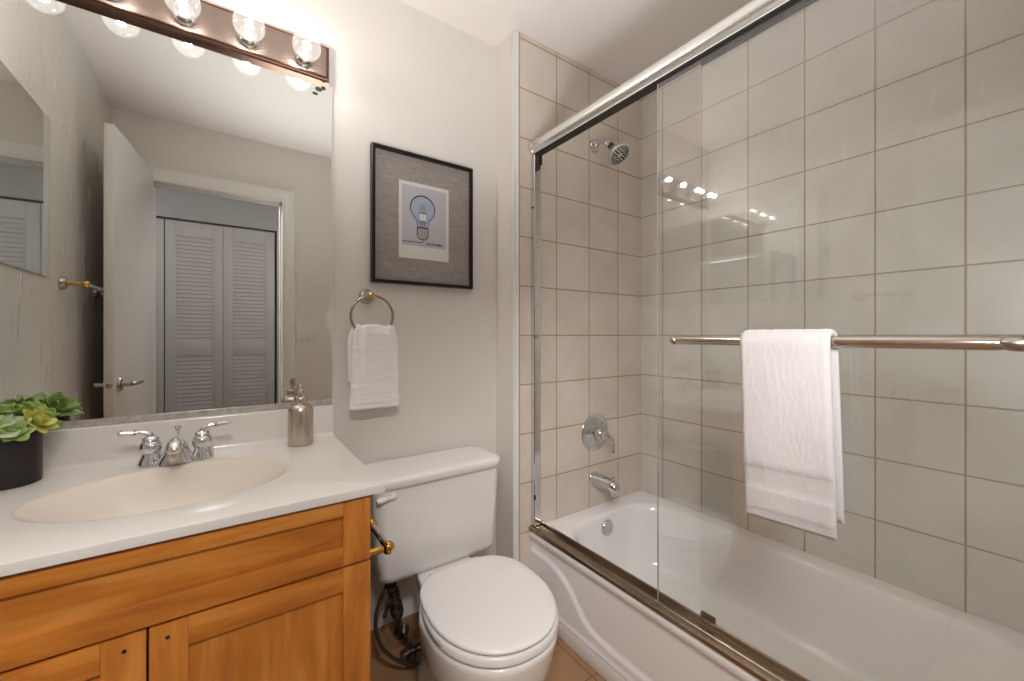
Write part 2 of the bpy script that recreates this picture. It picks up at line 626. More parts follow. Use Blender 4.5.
M = {
    'wall': plain('wall_paint', '#d7d2cc', 0.5, bump=(160, 0.08, 0.001)),
    'wall_left': left_wall_mat(),
    'ceiling': plain('ceiling_paint', '#dcd5d0', 0.6, bump=(200, 0.06, 0.001)),
    'hall_wall': plain('hall_paint', '#98989a', 0.6),
    'trim': plain('white_trim_paint', '#dedcd8', 0.35),
    'door': plain('door_paint', '#d3d0cc', 0.35, bump=(3.0, 0.1, 0.002, (40, 40, 2))),
    'closet': plain('closet_paint', '#a8a6a5', 0.5),
    'closet_dark': plain('closet_interior', '#2c2a28', 0.9),
    'porcelain': plain('white_china', '#e4e1de', 0.09, coat=0.5),
    'seat': plain('toilet_seat_plastic', '#e3e1e0', 0.22),
    'tub': plain('tub_enamel', '#f0eeee', 0.12, coat=0.4),
    'apron': plain('tub_apron_enamel', '#efecec', 0.14, coat=0.3),
    'cultured': plain('cultured_marble', '#d9d4cf', 0.17),
    'bowl': plain('cultured_marble_shaded', '#cfc4b8', 0.25),  # deck marble again, darkened for the shade inside the basin
    'chrome': plain('chrome', '#d9dadc', 0.06, 1.0),
    'nickel': plain('satin_nickel', '#b9b2a8', 0.22, 1.0),
    'brass': plain('polished_brass', '#d3ac58', 0.16, 1.0),
    'champagne': plain('aged_nickel', '#a99c86', 0.18, 1.0),
    'steel': plain('brushed_steel', '#c9bdb1', 0.26, 1.0),
    'alu': plain('bright_aluminium', '#e8e8e6', 0.27, 1.0),
    'track': plain('bottom_track_metal', '#a09080', 0.22, 1.0),
    'bronze': brushed_mat('brushed_copper', '#9a8a80', 0.34, (4, 400, 400)),
    'bronze_dark': plain('copper_edge', '#75584a', 0.3, 1.0),
    'dark': plain('black_gasket', '#1d1b19', 0.5),
    'tarnish': plain('tarnished_metal', '#2c2622', 0.4, 0.7, vary=('#6d5f54', 60)),
    'hose': plain('braided_hose', '#5f554c', 0.4, 0.7, bump=(900, 0.6, 0.001)),
    'mirror': plain('mirror_silver', '#dfe1de', 0.0, 1.0),
    'spots': plain('mirror_spots', '#3c3e3a', 0.9, spec=0.1),
    'frame': plain('black_frame', '#15110f', 0.3, spec=0.3),
    'linen': linen_mat(),
    'paper': plain('print_border_paper', '#dcdad6', 0.6),
    'ground': plain('print_ground', '#bcbac0', 0.6),
    'ink': plain('print_ink', '#2b2a2e', 0.6),
    'blue': plain('print_blue', '#a4b1c3', 0.6),
    'grey_ink': plain('print_grey', '#a29c9b', 0.6),
    'white_ink': plain('print_white', '#e6e6e6', 0.6),
    'towel': plain('terry_cloth', '#bbb5b2', 0.95, sheen=0.3, bump=(380, 0.8, 0.002)),
    'hand_towel': plain('hand_towel_cloth', '#efedeb', 0.95, sheen=0.4, bump=(420, 0.9, 0.003)),
    'towel_band': plain('towel_band', '#b5aeaa', 0.9, sheen=0.2, bump=(300, 0.5, 0.001, (1, 1, 6))),
    'channel': plain('mirror_channel', '#c9c5c0', 0.28, 0.3, vary=('#aeaaa5', 50)),
    'bar': plain('towel_bar_nickel', '#cfc4b8', 0.14, 1.0),
    'pot': plain('black_pot', '#1e1511', 0.5),
    'soil': plain('dark_soil', '#2a211b', 0.95, bump=(80, 1, 0.004)),
    'leaf': plain('pale_green_leaf', '#adbf92', 0.4, vary=('#ccd6b8', 30)),
    'leaf2': plain('bright_green_leaf', '#7f9e42', 0.4, vary=('#a3ba72', 40)),
    'leaf3': plain('yellow_green_leaf', '#a9ad42', 0.4, vary=('#c6c26a', 40)),
    'switch': plain('switch_plastic', '#dcd9d3', 0.3),
    'glass': pane_mat('shower_glass', (0.978, 0.986, 0.981, 1), 1.5, 2.3),
    'picture_glass': pane_mat('picture_glass', (0.97, 0.97, 0.97, 1), 1.4, 0.7, 0.0, 0.22),
    'bulb_glass': pane_mat('bulb_glass', (0.985, 0.985, 0.985, 1), 1.5, 1.6, 0.22),
    'glass_edge': plain('glass_edge', '#9aa19e', 0.3),
    'filament': glow_mat('glowing_filament', (1.0, 0.94, 0.87, 1), BULB_POWER),
    'glass_stem': plain('bulb_stem_glass', '#e8e8e6', 0.2),
    'wood_h': wood_mat('maple_grain_across', 'x', '#ac6424', '#c5792c', '#d28d40'),
    'wood_v': wood_mat('maple_grain_upright', 'z', '#b0682a', '#c87d30', '#d59144'),
    'gap': plain('cabinet_shadow_gap', '#3a2412', 0.8),
    'hole': plain('screw_hole', '#1a1310', 0.9),
    'floor_tile': tile_mat('floor_tile', 'x', 1.03, 0.99, 0.33, 0.33, 0.006, '#a8825f', '#a07a58', '#80644b', 0.3, v_axis='y'),
    'base_tile': plain('tile_baseboard', '#8d6a4c', 0.35, vary=('#9d7858', 12)),
    'hall_floor': plain('hall_floor', '#8a6b4c', 0.5),
    'tile_back': tile_mat('wall_tile_plumbing', 'x', 1.6205, H, 0.2065, 0.2097, 0.006, '#d8cdc2', '#d2c6bb', '#a8937a', 0.26),
    'tile_right': tile_mat('wall_tile_long', 'y', 1.247, H, 0.2065, 0.2097, 0.006, '#dad5cf', '#d5d0c9', '#b09d84', 0.26),  # same tile as the plumbing wall; difference in light put into the colours
}


# ================================================================ SETTING
def slab(name, x0, x1, y0, y1, z0, z1, mat, label=None, cat=None):
    return struct(MB().box(x0, x1, y0, y1, z0, z1).build(name, mat, smooth=False), label, cat)


slab('floor', XL, XR, YH, DB, -0.06, 0.0, M['floor_tile'], 'tan ceramic tile floor of the bathroom', 'floor')
slab('ceiling', XL - 0.1, XR + 0.1, YF, DB + 0.1, ZC, ZC + 0.08, M['ceiling'], 'plain painted bathroom ceiling', 'ceiling')
slab('wall_left', XL - 0.1, XL, YF, DB, 0, ZC, M['wall_left'], 'glossy painted wall beside the vanity', 'wall')
slab('wall_back', XL - 0.1, XS, DB, DB + 0.1, 0, ZC, M['wall'], 'painted wall behind vanity and toilet', 'wall')
# jog: the plumbing wall stands proud of the painted one
slab('wall_back_return', XS, XR + 0.1, D + 0.008, DB + 0.1, 0, ZC, M['wall'], 'narrow painted return beside the shower tile', 'wall')
slab('wall_back_tiled', XS + 0.028, XR, D, D + 0.008, 0, ZC, M['tile_back'], 'square beige tile wall holding the shower fittings', 'wall')
slab('wall_right', XR, XR + 0.1, YF - 0.1, D + 0.1, 0, ZC, M['tile_right'], 'long square tiled wall beside the bathtub', 'wall')
b = MB()
b.box(XS, XS + 0.012, D - 0.001, D + 0.012, 0, ZC)
b.tube([(XS + 0.021, D + 0.003, 0), (XS + 0.021, D + 0.003, ZC)], 0.0075, 10)
struct(b.build('trim_1', M['trim']), 'cream bullnose trim at the shower tile edge', 'trim')

# door wall with its opening
OX0, OX1, OZ = -0.372, 0.288, 2.09
b = MB()
b.box(XL - 0.1, OX0 - 0.015, YH, YF, 0, ZC)
b.box(OX1 + 0.015, XR + 0.1, YH, YF, 0, ZC)
b.box(OX0 - 0.015, OX1 + 0.015, YH, YF, OZ + 0.015, ZC)
struct(b.build('wall_front', M['wall'], smooth=False), 'painted wall around the doorway', 'wall')


def casing_profile(w=0.078, t=0.018):
    return [(0, 0), (0, t * 0.55), (w * 0.14, t * 0.7), (w * 0.2, t * 0.45), (w * 0.3, t * 0.55), (w * 0.72, t * 0.95),
            (w * 0.86, t), (w * 0.97, t * 0.92), (w, t * 0.7), (w, 0)]


def casing():
    """moulded casing with mitred head"""
    b = MB()
    prof = casing_profile()
    for pts in [[(OX1, 0), (OX1, OZ), (OX0, OZ), (OX0, 0)]]:
        rings = []
        for (x, z), (dx, dz) in zip(pts, [(1, 0), (1, 1), (-1, 1), (-1, 0)]):
            rings.append([(x + dx * u, YF + v, z + dz * u) for u, v in prof])
        b.loft(rings)
    # jamb boards and stops
    b.box(OX0 - 0.015, OX0, YH, YF, 0, OZ)
    b.box(OX1, OX1 + 0.015, YH, YF, 0, OZ)
    b.box(OX0 - 0.015, OX1 + 0.015, YH, YF, OZ, OZ + 0.015)
    b.box(OX1 - 0.011, OX1, YH + 0.03, YH + 0.07, 0, OZ)
    b.box(OX0, OX1, YH + 0.03, YH + 0.07, OZ - 0.011, OZ)
    return b


t = struct(casing().build('trim_2', M['trim'], angle=20), 'white moulded door casing', 'trim')
MB().box(OX1 - 0.0015, OX1 + 0.001, -0.20, -0.175, 1.0, 1.06).build('strike_plate', M['nickel'], t)

# hall beyond the doorway
slab('floor_hall', -1.7, 1.5, YC - 0.7, YH, -0.06, 0.0, M['hall_floor'], 'hallway floor beyond the doorway', 'floor')
slab('ceiling_hall', -1.7, 1.5, YC - 0.7, YH, ZC, ZC + 0.08, M['ceiling'], 'hallway ceiling', 'ceiling')
CX0, CX1, CZ = -1.13, 0.325, 2.075
b = MB()
b.box(-1.7, CX0, YC - 0.1, YC + 0.02, 0, ZC)
b.box(CX1, 1.5, YC - 0.1, YC + 0.02, 0, ZC)
b.box(CX0, CX1, YC - 0.1, YC + 0.02, CZ, ZC)
struct(b.build('wall_hall', M['hall_wall'], smooth=False), 'grey hallway wall around the closet', 'wall')
slab('wall_hall_end', 1.5, 1.58, YC - 0.7, YH, 0, ZC, M['hall_wall'], 'end wall of the hallway', 'wall')
slab('wall_hall_start', -1.78, -1.7, YC - 0.7, YH, 0, ZC, M['hall_wall'], 'far end wall of the hallway', 'wall')
slab('wall_closet_inside', CX0 - 0.1, CX1 + 0.1, YC - 0.6, YC - 0.5, 0, ZC, M['closet_dark'], 'dark back of the closet', 'wall')


# louvred bifold leaves, a pair hinged together per door
def leaf(x0, x1, parent, name='leaf'):
    y0, y1 = YC - 0.028, YC
    sw = 0.066
    lf = MB()
    lf.box(x0, x0 + sw, y0, y1, 0.015, CZ - 0.012, 0.002)
    lf.box(x1 - sw, x1, y0, y1, 0.015, CZ - 0.012, 0.002)
    for za, zb in ((0.015, 0.17), (1.02, 1.135), (1.945, CZ - 0.012)):
        lf.box(x0 + sw, x1 - sw, y0, y1, za, zb, 0.0015)
    o = lf.build(name, M['closet'], parent, angle=25)
    for za, zb in ((0.17, 1.02), (1.135, 1.945)):
        s = MB()
        n = int((zb - za) / 0.031)
        st = (zb - za) / n
        for i in range(n):
            z = za + (i + 0.5) * st
            ring = [(y1 - 0.006, z - 0.019), (y1 - 0.003, z - 0.016), (y1 - 0.010, z + 0.018), (y1 - 0.015, z + 0.017)]
            s.loft([[(x0 + sw - 0.003, y, zz) for y, zz in ring], [(x1 - sw + 0.003, y, zz) for y, zz in ring]])
        s.build('louvers', M['closet'], o, smooth=False)
    return o


for n, (xa, xb, xc, lab) in enumerate(((-0.405, -0.047, 0.311, 'grey louvred bifold closet door beside the hall corner, seen whole in the mirror'),
                                       (-1.125, -0.767, -0.411, 'grey louvred bifold closet door mostly hidden by the open door'))):
    r = thing('door_%d' % (n + 2), lab, 'closet door', ((xa + xc) / 2, YC, 0), kind='structure')
    leaf(xa, xb - 0.002, r)
    leaf(xb, xc, r)

# bathroom door, open against the left wall
dr = thing('door_1', 'white flush door standing open beside the glossy wall', 'door', (OX0, YF, 0), kind='structure')
hx, hy = OX0 + 0.002, YF + 0.012
fx, fy = -0.4335, 0.472
ang = math.atan2(fy - hy, fx - hx)
L = math.hypot(fx - hx, fy - hy)
DM = Matrix.Translation((hx, hy, 0)) @ Matrix.Rotation(ang, 4, 'Z')   # local x along door, +y to the left wall
MB().box(0, L, 0, 0.036, 0.012, 2.145, 0.0015, mat=DM).build('door_leaf', M['door'], dr, angle=30)
for s, yb in ((-1, 0.0), (1, 0.036)):
    hb = MB()
    base = DM @ Matrix.Translation((L - 0.062, yb, 0.955)) @ Matrix.Rotation(-s * PI / 2, 4, 'X')
    hb.lathe([(0.031, 0), (0.031, 0.004), (0.027, 0.009), (0.011, 0.011), (0.010, 0.04), (0.012, 0.046)], 28, base)
    p = [DM @ Vector((L - 0.062, yb + s * 0.044, 0.955)), DM @ Vector((L - 0.075, yb + s * 0.052, 0.955)),
         DM @ Vector((L - 0.10, yb + s * 0.054, 0.955)), DM @ Vector((L - 0.165, yb + s * 0.054, 0.955))]
    hb.tube(smooth_path(p, 4), 0.009, 12)
    hb.build('lever_handle', M['nickel'], dr)
lt = MB().lathe([(0.0115, 0), (0.0115, 0.0015), (0.008, 0.003), (0.006, 0.008), (0.0, 0.0085)], 20, DM @ rot_to((1, 0, 0), (L - 0.0005, 0.018, 0.955)))
lt.build('latch', M['nickel'], dr)
for z in (0.25, 1.05, 1.85):
    MB().tube([DM @ Vector((0.0, 0.042, z - 0.045)), DM @ Vector((0.0, 0.042, z + 0.045))], 0.006, 10).build('hinge', M['nickel'], dr)

struct(MB().box(0.26, XS, DB - 0.01, DB, 0, 0.10, 0.002).build('baseboard_back', M['base_tile']), 'brown tile baseboard behind the toilet', 'baseboard')

# ================================================================ BATHTUB
tub = thing('bathtub', 'white alcove bathtub with a curved relief on its apron', 'bathtub', ((XT + XR) / 2, 0.6, 0))
TY0, TY1 = YF + 0.002, D - 0.001
TX1 = XR - 0.001
n = 10
rings = []


def tub_ring(x0, x1, y0, y1, r, z):
    rings.append(rrect(x0, x1, y0, y1, r, n, z))


tub_ring(XT + 0.012, TX1, TY0, TY1, 0.004, 0.30)
tub_ring(XT - 0.004, TX1, TY0, TY1, 0.006, 0.318)
tub_ring(XT - 0.008, TX1, TY0, TY1, 0.008, 0.335)
tub_ring(XT - 0.004, TX1, TY0, TY1, 0.010, 0.349)
tub_ring(XT + 0.008, TX1, TY0, TY1, 0.012, ZT)
tub_ring(1.128, 1.748, 0.02, 1.305, 0.17, ZT)
tub_ring(1.138, 1.738, 0.03, 1.297, 0.168, ZT - 0.003)
tub_ring(1.145, 1.731, 0.04, 1.290, 0.165, ZT - 0.012)
tub_ring(1.152, 1.724, 0.06, 1.283, 0.165, ZT - 0.04)
tub_ring(1.165, 1.710, 0.13, 1.268, 0.165, 0.22)
tub_ring(1.185, 1.690, 0.21, 1.245, 0.165, 0.11)
tub_ring(1.205, 1.668, 0.26, 1.222, 0.16, 0.075)
tub_ring(1.235, 1.640, 0.30, 1.19, 0.15, 0.06)
tub_ring(1.30, 1.57, 0.40, 1.12, 0.12, 0.056)
MB().loft(rings, cap0=False).build('tub_shell', M['tub'], tub, angle=60)

# apron with the S-shaped step
CURVE = [(1.40, 0.268), (1.30, 0.268), (1.245, 0.264), (1.202, 0.253), (1.160, 0.233), (1.125, 0.205), (1.092, 0.172),
         (1.062, 0.143), (1.025, 0.124), (0.98, 0.116), (0.90, 0.113), (0.62, 0.112), (0.34, 0.113), (0.27, 0.118), (0.22, 0.128),
         (0.17, 0.155), (0.12, 0.2), (0.06, 0.24), (0.0, 0.262), (-0.3, 0.268)]


def curve_dist(y, z):
    best, sgn = 9, 1
    for (a0, b0), (a1, b1) in zip(CURVE[:-1], CURVE[1:]):
        dx, dz = a1 - a0, b1 - b0
        t = max(0, min(1, ((y - a0) * dx + (z - b0) * dz) / (dx * dx + dz * dz)))
        d = math.hypot(y - a0 - t * dx, z - b0 - t * dz)
        if d < best:
            best = d
            sgn = 1 if dx * (z - b0) - dz * (y - a0) < 0 else -1
    return best * sgn     # positive above the curve


def apron_pt(u, v):
    y = TY0 + u * (TY1 - TY0)
    z = 0.068 + v * (0.318 - 0.068)
    d = curve_dist(y, z)
    x = XT + 0.008 * sstep(-0.011, 0.011, d)
    x += -0.006 * sstep(0.30, 0.318, z) - 0.004 * sstep(0.085, 0.068, z)
    return (x, y, z)


b = MB().grid(apron_pt, 170, 56)
b.build('apron', M['apron'], tub, angle=80)
b = MB()
b.box(XT - 0.002, XT + 0.05, TY0, TY1, 0.0, 0.063, 0.003)
b.build('kick_strip', M['apron'], tub)
b = MB()
b.lathe([(0.036, 0), (0.036, 0.004), (0.032, 0.009), (0.016, 0.011), (0.008, 0.008), (0.001, 0.008)], 32,
        rot_to((0, -1, 0.05), (1.425, 1.276, 0.298)))
b.build('overflow_plate', M['chrome'], tub)
MB().lathe([(0.03, 0), (0.03, 0.003), (0.018, 0.004), (0.0, 0.004)], 24, Matrix.Translation((1.433, 1.06, 0.0565))).build('drain', M['chrome'], tub)

# ================================================================ SHOWER FITTINGS
sh = thing('shower_spray', 'chrome shower head on a bent arm high on the tiled wall', 'shower head', (1.447, D, 2.10))
MB().lathe([(0.033, 0), (0.033, 0.004), (0.028, 0.014), (0.014, 0.02), (0.012, 0.024)], 28, rot_to((0, -1, 0), (1.447, D, 2.10))).build('flange', M['chrome'], sh)
arm = smooth_path([(1.447, D - 0.005, 2.10), (1.447, D - 0.05, 2.106), (1.447, D - 0.085, 2.092), (1.447, D - 0.108, 2.062)], 6)
MB().tube(arm, 0.0105, 14).build('arm', M['chrome'], sh)
hd = Vector((0.06, -0.62, -0.78)).normalized()
hp = Vector((1.447, D - 0.105, 2.066))
MB().lathe([(0.0135, -0.004), (0.0155, 0.0), (0.0155, 0.02), (0.012, 0.024)], 20, rot_to(hd, hp)).build('swivel_nut', M['tarnish'], sh)
hm = rot_to(hd, hp + hd * 0.02)
head = MB().lathe([(0.014, 0), (0.019, 0.006), (0.024, 0.02), (0.036, 0.034), (0.05, 0.044), (0.054, 0.052), (0.053, 0.058), (0.047, 0.06), (0.0, 0.0605)], 40, hm).build('head', M['chrome'], sh)
b = MB()
for rr, k in ((0.040, 18), (0.029, 12), (0.017, 8)):
    for i in range(k):
        a = 2 * PI * i / k + rr * 30
        b.lathe([(0.0042, 0.0600), (0.0042, 0.0618), (0.003, 0.063), (0.0, 0.063)], 8,
                hm @ Matrix.Translation((rr * math.cos(a), rr * math.sin(a), 0)))
b.build('spray_nozzles', M['dark'], head)

sv = thing('shower_valve', 'round chrome shower valve with lever between spout and shower head', 'shower valve', (1.452, D, 0.713))
VC = Vector((1.452, D, 0.713))
vm = rot_to((0, -1, 0), VC)
MB().lathe([(0.090, 0), (0.090, 0.003), (0.086, 0.007), (0.074, 0.009), (0.070, 0.0065), (0.048, 0.012), (0.035, 0.017), (0.028, 0.018)], 48, vm).build('escutcheon', M['chrome'], sv)
h = MB().lathe([(0.028, 0.012), (0.027, 0.045), (0.024, 0.05), (0.022, 0.052)], 28, vm).build('sleeve', M['chrome'], sv)
hb = MB().lathe([(0.018, 0.048), (0.020, 0.056), (0.021, 0.068), (0.017, 0.080), (0.008, 0.085), (0.0, 0.0855)], 24, vm)
hb.tube(smooth_path([VC + Vector((0.0, -0.066, 0)), VC + Vector((0.022, -0.079, -0.012)), VC + Vector((0.034, -0.087, -0.035)), VC + Vector((0.036, -0.088, -0.085))], 6),
        [0.011] * 6 + [0.009] * 6 + [0.007] * 6 + [0.0085], 12)
hb.build('handle', M['chrome'], sv)

sp = thing('tub_spout', 'chrome tub spout on the tile just above the tub rim', 'tub spout', (1.445, D, 0.49))
MB().lathe([(0.033, 0), (0.033, 0.006), (0.028, 0.011), (0.026, 0.012)], 28, rot_to((0, -1, 0), (1.445, D, 0.492))).build('flange', M['chrome'], sp)
rings = []
for y, zc, rx, rz in ((0.006, 0.492, 0.026, 0.027), (0.03, 0.493, 0.026, 0.027), (0.06, 0.494, 0.025, 0.026), (0.09, 0.494, 0.024, 0.024), (0.115, 0.492, 0.0235, 0.0235),
                      (0.135, 0.487, 0.022, 0.024), (0.147, 0.480, 0.018, 0.022), (0.152, 0.474, 0.009, 0.014)):
    rings.append([(1.445 + 1.15 * rx * math.cos(2 * PI * k / 28), D - y, zc + 1.15 * rz * math.sin(2 * PI * k / 28)) for k in range(28)])
b = MB().loft(rings)
b.lathe([(0.017, 0), (0.0185, 0.028)], 20, Matrix.Translation((1.445, D - 0.128, 0.451)))
b.build('spout_body', M['chrome'], sp)
MB().lathe([(0.003, 0), (0.003, 0.012), (0.006, 0.015), (0.006, 0.02), (0.0, 0.022)], 14, Matrix.Translation((1.445, D - 0.122, 0.512))).build('diverter_knob', M['chrome'], sp)

# ================================================================ SLIDING SHOWER DOORS
XG = 1.074      # outer pane
XG2 = 1.094     # inner pane
fr = thing('shower_door_frame', 'bright metal shower door frame with round header above the bathtub', 'shower door frame', (1.08, 0.6, ZT))
b = MB()
pts = []
for k in range(25):
    a = math.radians(-52 + 284 * k / 24)
    pts.append((1.080 + 0.031 * math.cos(a), 1.990 + 0.031 * math.sin(a)))
prof = pts + [(1.056, 1.966), (1.0605, 1.963), (1.0605, 1.959), (1.0995, 1.959), (1.0995, 1.963)]
b.loft([[(x, TY0 + 0.003, z) for x, z in prof], [(x, D - 0.016, z) for x, z in prof]])
hdr = b.build('header_rail', M['alu'], fr, angle=30)
b = MB()
b.box(1.0625, 1.0975, TY0 + 0.004, D - 0.02, 1.9555, 1.9595)
b.box(1.064, 1.084, D - 0.05, D - 0.022, 1.905, 1.945, 0.002)
b.box(1.071, 1.079, D - 0.045, D - 0.026, 1.888, 1.91)
b.build('header_channel', M['dark'], hdr)
b = MB()
b.loft([[(1.080 + 0.034 * math.cos(2 * PI * k / 28), y, 1.990 + 0.034 * math.sin(2 * PI * k / 28)) for k in range(28)] for y in (D - 0.016, D - 0.002)])
b.build('end_cap', M['alu'], hdr)
# wall jamb: a C channel
b = MB()
jz0, jz1 = 0.372, 1.953
pr = [(1.060, D - 0.001), (1.060, D - 0.024), (1.0625, D - 0.027), (1.078, D - 0.027), (1.079, D - 0.022), (1.096, D - 0.022), (1.099, D - 0.020), (1.099, D - 0.001)]
b.loft([[(x, y, jz0) for x, y in pr], [(x, y, jz1) for x, y in pr]])
jb = b.build('jamb', M['chrome'], fr, angle=25)
MB().box(1.058, 1.076, D - 0.034, D - 0.022, 1.172, 1.186, 0.003).build('bumper', M['brass'], jb)
b = MB().box(1.057, 1.064, D - 0.032, D - 0.024, 0.485, 0.505, 0.002)
b.lathe([(0.004, 0), (0.004, 0.004), (0.0, 0.005)], 12, rot_to((-1, 0, 0), (1.06, D - 0.015, 1.73)))
b.build('bumper', M['dark'], jb)
b = MB()
pr = [(1.047, ZT - 0.002), (1.047, ZT + 0.009), (1.050, ZT + 0.013), (1.058, ZT + 0.014), (1.060, ZT + 0.0125), (1.069, ZT + 0.0125), (1.071, ZT + 0.0145), (1.078, ZT + 0.0145), (1.080, ZT + 0.0125),
      (1.0975, ZT + 0.0125), (1.0985, ZT + 0.027), (1.100, ZT + 0.0285), (1.1035, ZT + 0.0285), (1.105, ZT + 0.026), (1.105, ZT - 0.002)]
b.loft([[(x, TY0 + 0.003, z) for x, z in pr], [(x, D - 0.003, z) for x, z in pr]])
trk = b.build('bottom_track', M['track'], fr, angle=25)
MB().box(1.099, 1.111, 0.597, 0.638, ZT + 0.02, ZT + 0.042, 0.003).build('door_guide', M['tarnish'], trk)


def pane(x, y0, y1, parent):
    b = MB().box(x - 0.003, x + 0.003, y0, y1, ZT + 0.016, 1.958)
    return b.build('glass_pane', M['glass'], parent, smooth=False)


g1 = thing('shower_glass_door', 'clear sliding glass shower panel with a towel bar mounted across it', 'glass shower door', (XG, 0.4, ZT + 0.026), 'sliding glass shower panels')
p = pane(XG, 0.04, 0.758, g1)
MB().box(XG - 0.0031, XG + 0.0031, 0.7580, 0.7588, ZT + 0.016, 1.958).build('edge', M['glass_edge'], p, smooth=False)
MB().box(XG - 0.006, XG + 0.006, 0.05, 0.75, 1.9545, 1.965).build('top_rail', M['dark'], g1)
BX, BZ = 1.030, 1.171
b = MB()
bar = [(BX, 0.675, BZ), (BX, 0.665, BZ), (BX, 0.09, BZ), (BX, 0.075, BZ)]
b.tube(bar, [0.0105, 0.0122, 0.0122, 0.0105], 20)
tb = b.build('towel_bar', M['bar'], g1)
b = MB()
for y in (0.66, 0.085):
    b.tube([(BX, y, BZ), (XG - 0.0032, y, BZ)], [0.007, 0.009], 16)
    b.ball((BX - 0.004, y - (0.02 if y < 0.3 else -0.012), BZ), 0.013, 1.0, 1.9 if y < 0.3 else 0.9, 1.0)
b.build('bracket', M['nickel'], tb)
g2 = thing('shower_glass_door', 'clear sliding glass shower panel hanging behind the one with the towel bar', 'glass shower door', (XG2, 0.2, ZT + 0.026), 'sliding glass shower panels')
p = pane(XG2, TY0 + 0.01, 0.633, g2)
MB().box(XG2 - 0.006, XG2 + 0.006, TY0 + 0.02, 0.63, 1.949, 1.966).build('top_rail', M['dark'], g2)


# ================================================================ TOWELS
def draped(name, mat, y_or_x, a0, a1, bar_c, bar_r, front_len, back_len, thick, front_dir, seed, sag=0.0, lean=0.0, back_shift=0.0, hems=(), n_w=44):
    """cloth folded over a bar. width runs along axis y_or_x from a0 to a1; front_dir is the unit vector to the viewer side"""
    fd = Vector(front_dir)
    up = Vector((0, 0, 1))
    wv = Vector((0, 1, 0)) if y_or_x == 'y' else Vector((1, 0, 0))
    c = Vector(bar_c)
    # centre line from front hem up, over, and down the back
    path = []
    R = bar_r + thick / 2 + 0.001
    nf = int(front_len / 0.008)
    for i in range(nf + 1):
        s = i / nf
        path.append((fd * R - up * front_len * (1 - s), fd))
    for i in range(1, 12):
        a = PI * i / 12
        d = fd * math.cos(a) + up * math.sin(a)
        path.append((d * R, d))
    nb = int(back_len / 0.012)
    for i in range(nb + 1):
        path.append((-fd * R - up * back_len * i / nb, -fd))
    m = len(path)

    def pt(i, u, side):
        p, nrm = path[i]
        drop = -p.dot(up)
        front = nrm.dot(fd) > 0.01
        w0 = a0 + (a1 - a0) * u
        mid = (a0 + a1) / 2
        k = max(0, drop)
        w = w0 + lean * k + (0 if front else back_shift)
        q = c + p + wv * (w - c.dot(wv))
        nv = Vector((w * 6 + seed, drop * 2.2, seed))
        ripple = noise.noise(nv) * 0.010 * sstep(0, 0.25, k) + noise.noise(Vector((w * 18, drop * 9, seed + 3))) * 0.0018
        t = thick
        if front and side > 0:
            for h0, h1, f in hems:
                if h0 <= drop <= h1:
                    t = thick * f
        e = min(u, 1 - u)
        t *= 0.35 + 0.65 * math.sqrt(sstep(0, 0.055, e))
        if i == 0 or i == m - 1:
            t *= 0.4
        fuzz = (noise.noise(Vector((w * 160, drop * 160, seed + side))) + 0.5) * (0.0013 if 2 < i < m - 3 else 0.0006)
        q = q + nrm * (side * (t / 2 + fuzz)) + fd * (ripple if front else abs(ripple) * -0.2)
        q = q + up * (noise.noise(Vector((w * 5, seed * 3, 1.0))) * 0.008 * sstep(-0.02, front_len, k) + sag * k * (u - 0.5) + 0.0008 * noise.noise(Vector((w * 40, 1.0, 2))))
        return q

    rings = []
    for j in range(n_w + 1):
        u = j / n_w
        rings.append([pt(i, u, 1) for i in range(m)] + [pt(i, u, -1) for i in range(m - 1, -1, -1)])
    return MB().loft(rings).build(name, mat, None, angle=75)


bt = draped('bath_towel', M['towel'], 'y', 0.483, 0.307, (BX, 0.4, BZ), 0.0122, 0.409, 0.385, 0.013, (-1, 0, 0), 3.1, sag=0.02, lean=-0.030, back_shift=-0.002,
            hems=((0.0, 0.288, 1.35), (0.292, 0.304, 0.45), (0.304, 0.308, 0.8), (0.308, 0.318, 0.45), (0.318, 0.322, 0.8), (0.322, 0.334, 0.45), (0.334, 0.388, 1.2), (0.388, 0.397, 0.6), (0.397, 0.42, 0.9)), n_w=72)
bt.data.materials.append(M['towel_band'])
for pl in bt.data.polygons:
    if pl.center.x < BX and 0.292 < BZ - pl.center.z < 0.335 and pl.normal.x < -0.3:
        pl.material_index = 1
tag(bt, 'folded white bath towel hanging over the glass door bar', 'towel')

# towel ring with hand towel
RX, RZ, RY = 0.4145, 1.252, 1.462
tr = thing('towel_ring', 'aged nickel towel ring on painted wall under the framed print', 'towel ring', (RX - 0.01, DB, 1.325))
MB().lathe([(0.027, 0), (0.027, 0.005), (0.024, 0.012), (0.016, 0.018), (0.013, 0.03), (0.014, 0.044), (0.016, 0.052), (0.014, 0.06), (0.008, 0.063), (0.0, 0.064)], 28,
           rot_to((0, -1, 0), (RX - 0.008, DB, 1.325))).build('rosette', M['nickel'], tr)
MB().ball((RX - 0.008, 1.447, 1.325), 0.009).build('knob', M['brass'], tr)
rng = [(RX + 0.0735 * math.sin(2 * PI * k / 48), RY, RZ + 0.0735 * math.cos(2 * PI * k / 48)) for k in range(48)]
b = MB()
rings = []
for k in range(48):
    a = 2 * PI * k / 48
    ca = Vector((math.sin(a), 0, math.cos(a)))
    rings.append([Vector(rng[k]) + (ca * math.cos(2 * PI * j / 12) + Vector((0, 1, 0)) * math.sin(2 * PI * j / 12)) * 0.0047 for j in range(12)])
rings.append(rings[0])
b.loft(rings, False, False)
bmesh.ops.remove_doubles(b.bm, verts=b.bm.verts, dist=1e-6)
b.build('ring', M['champagne'], tr)


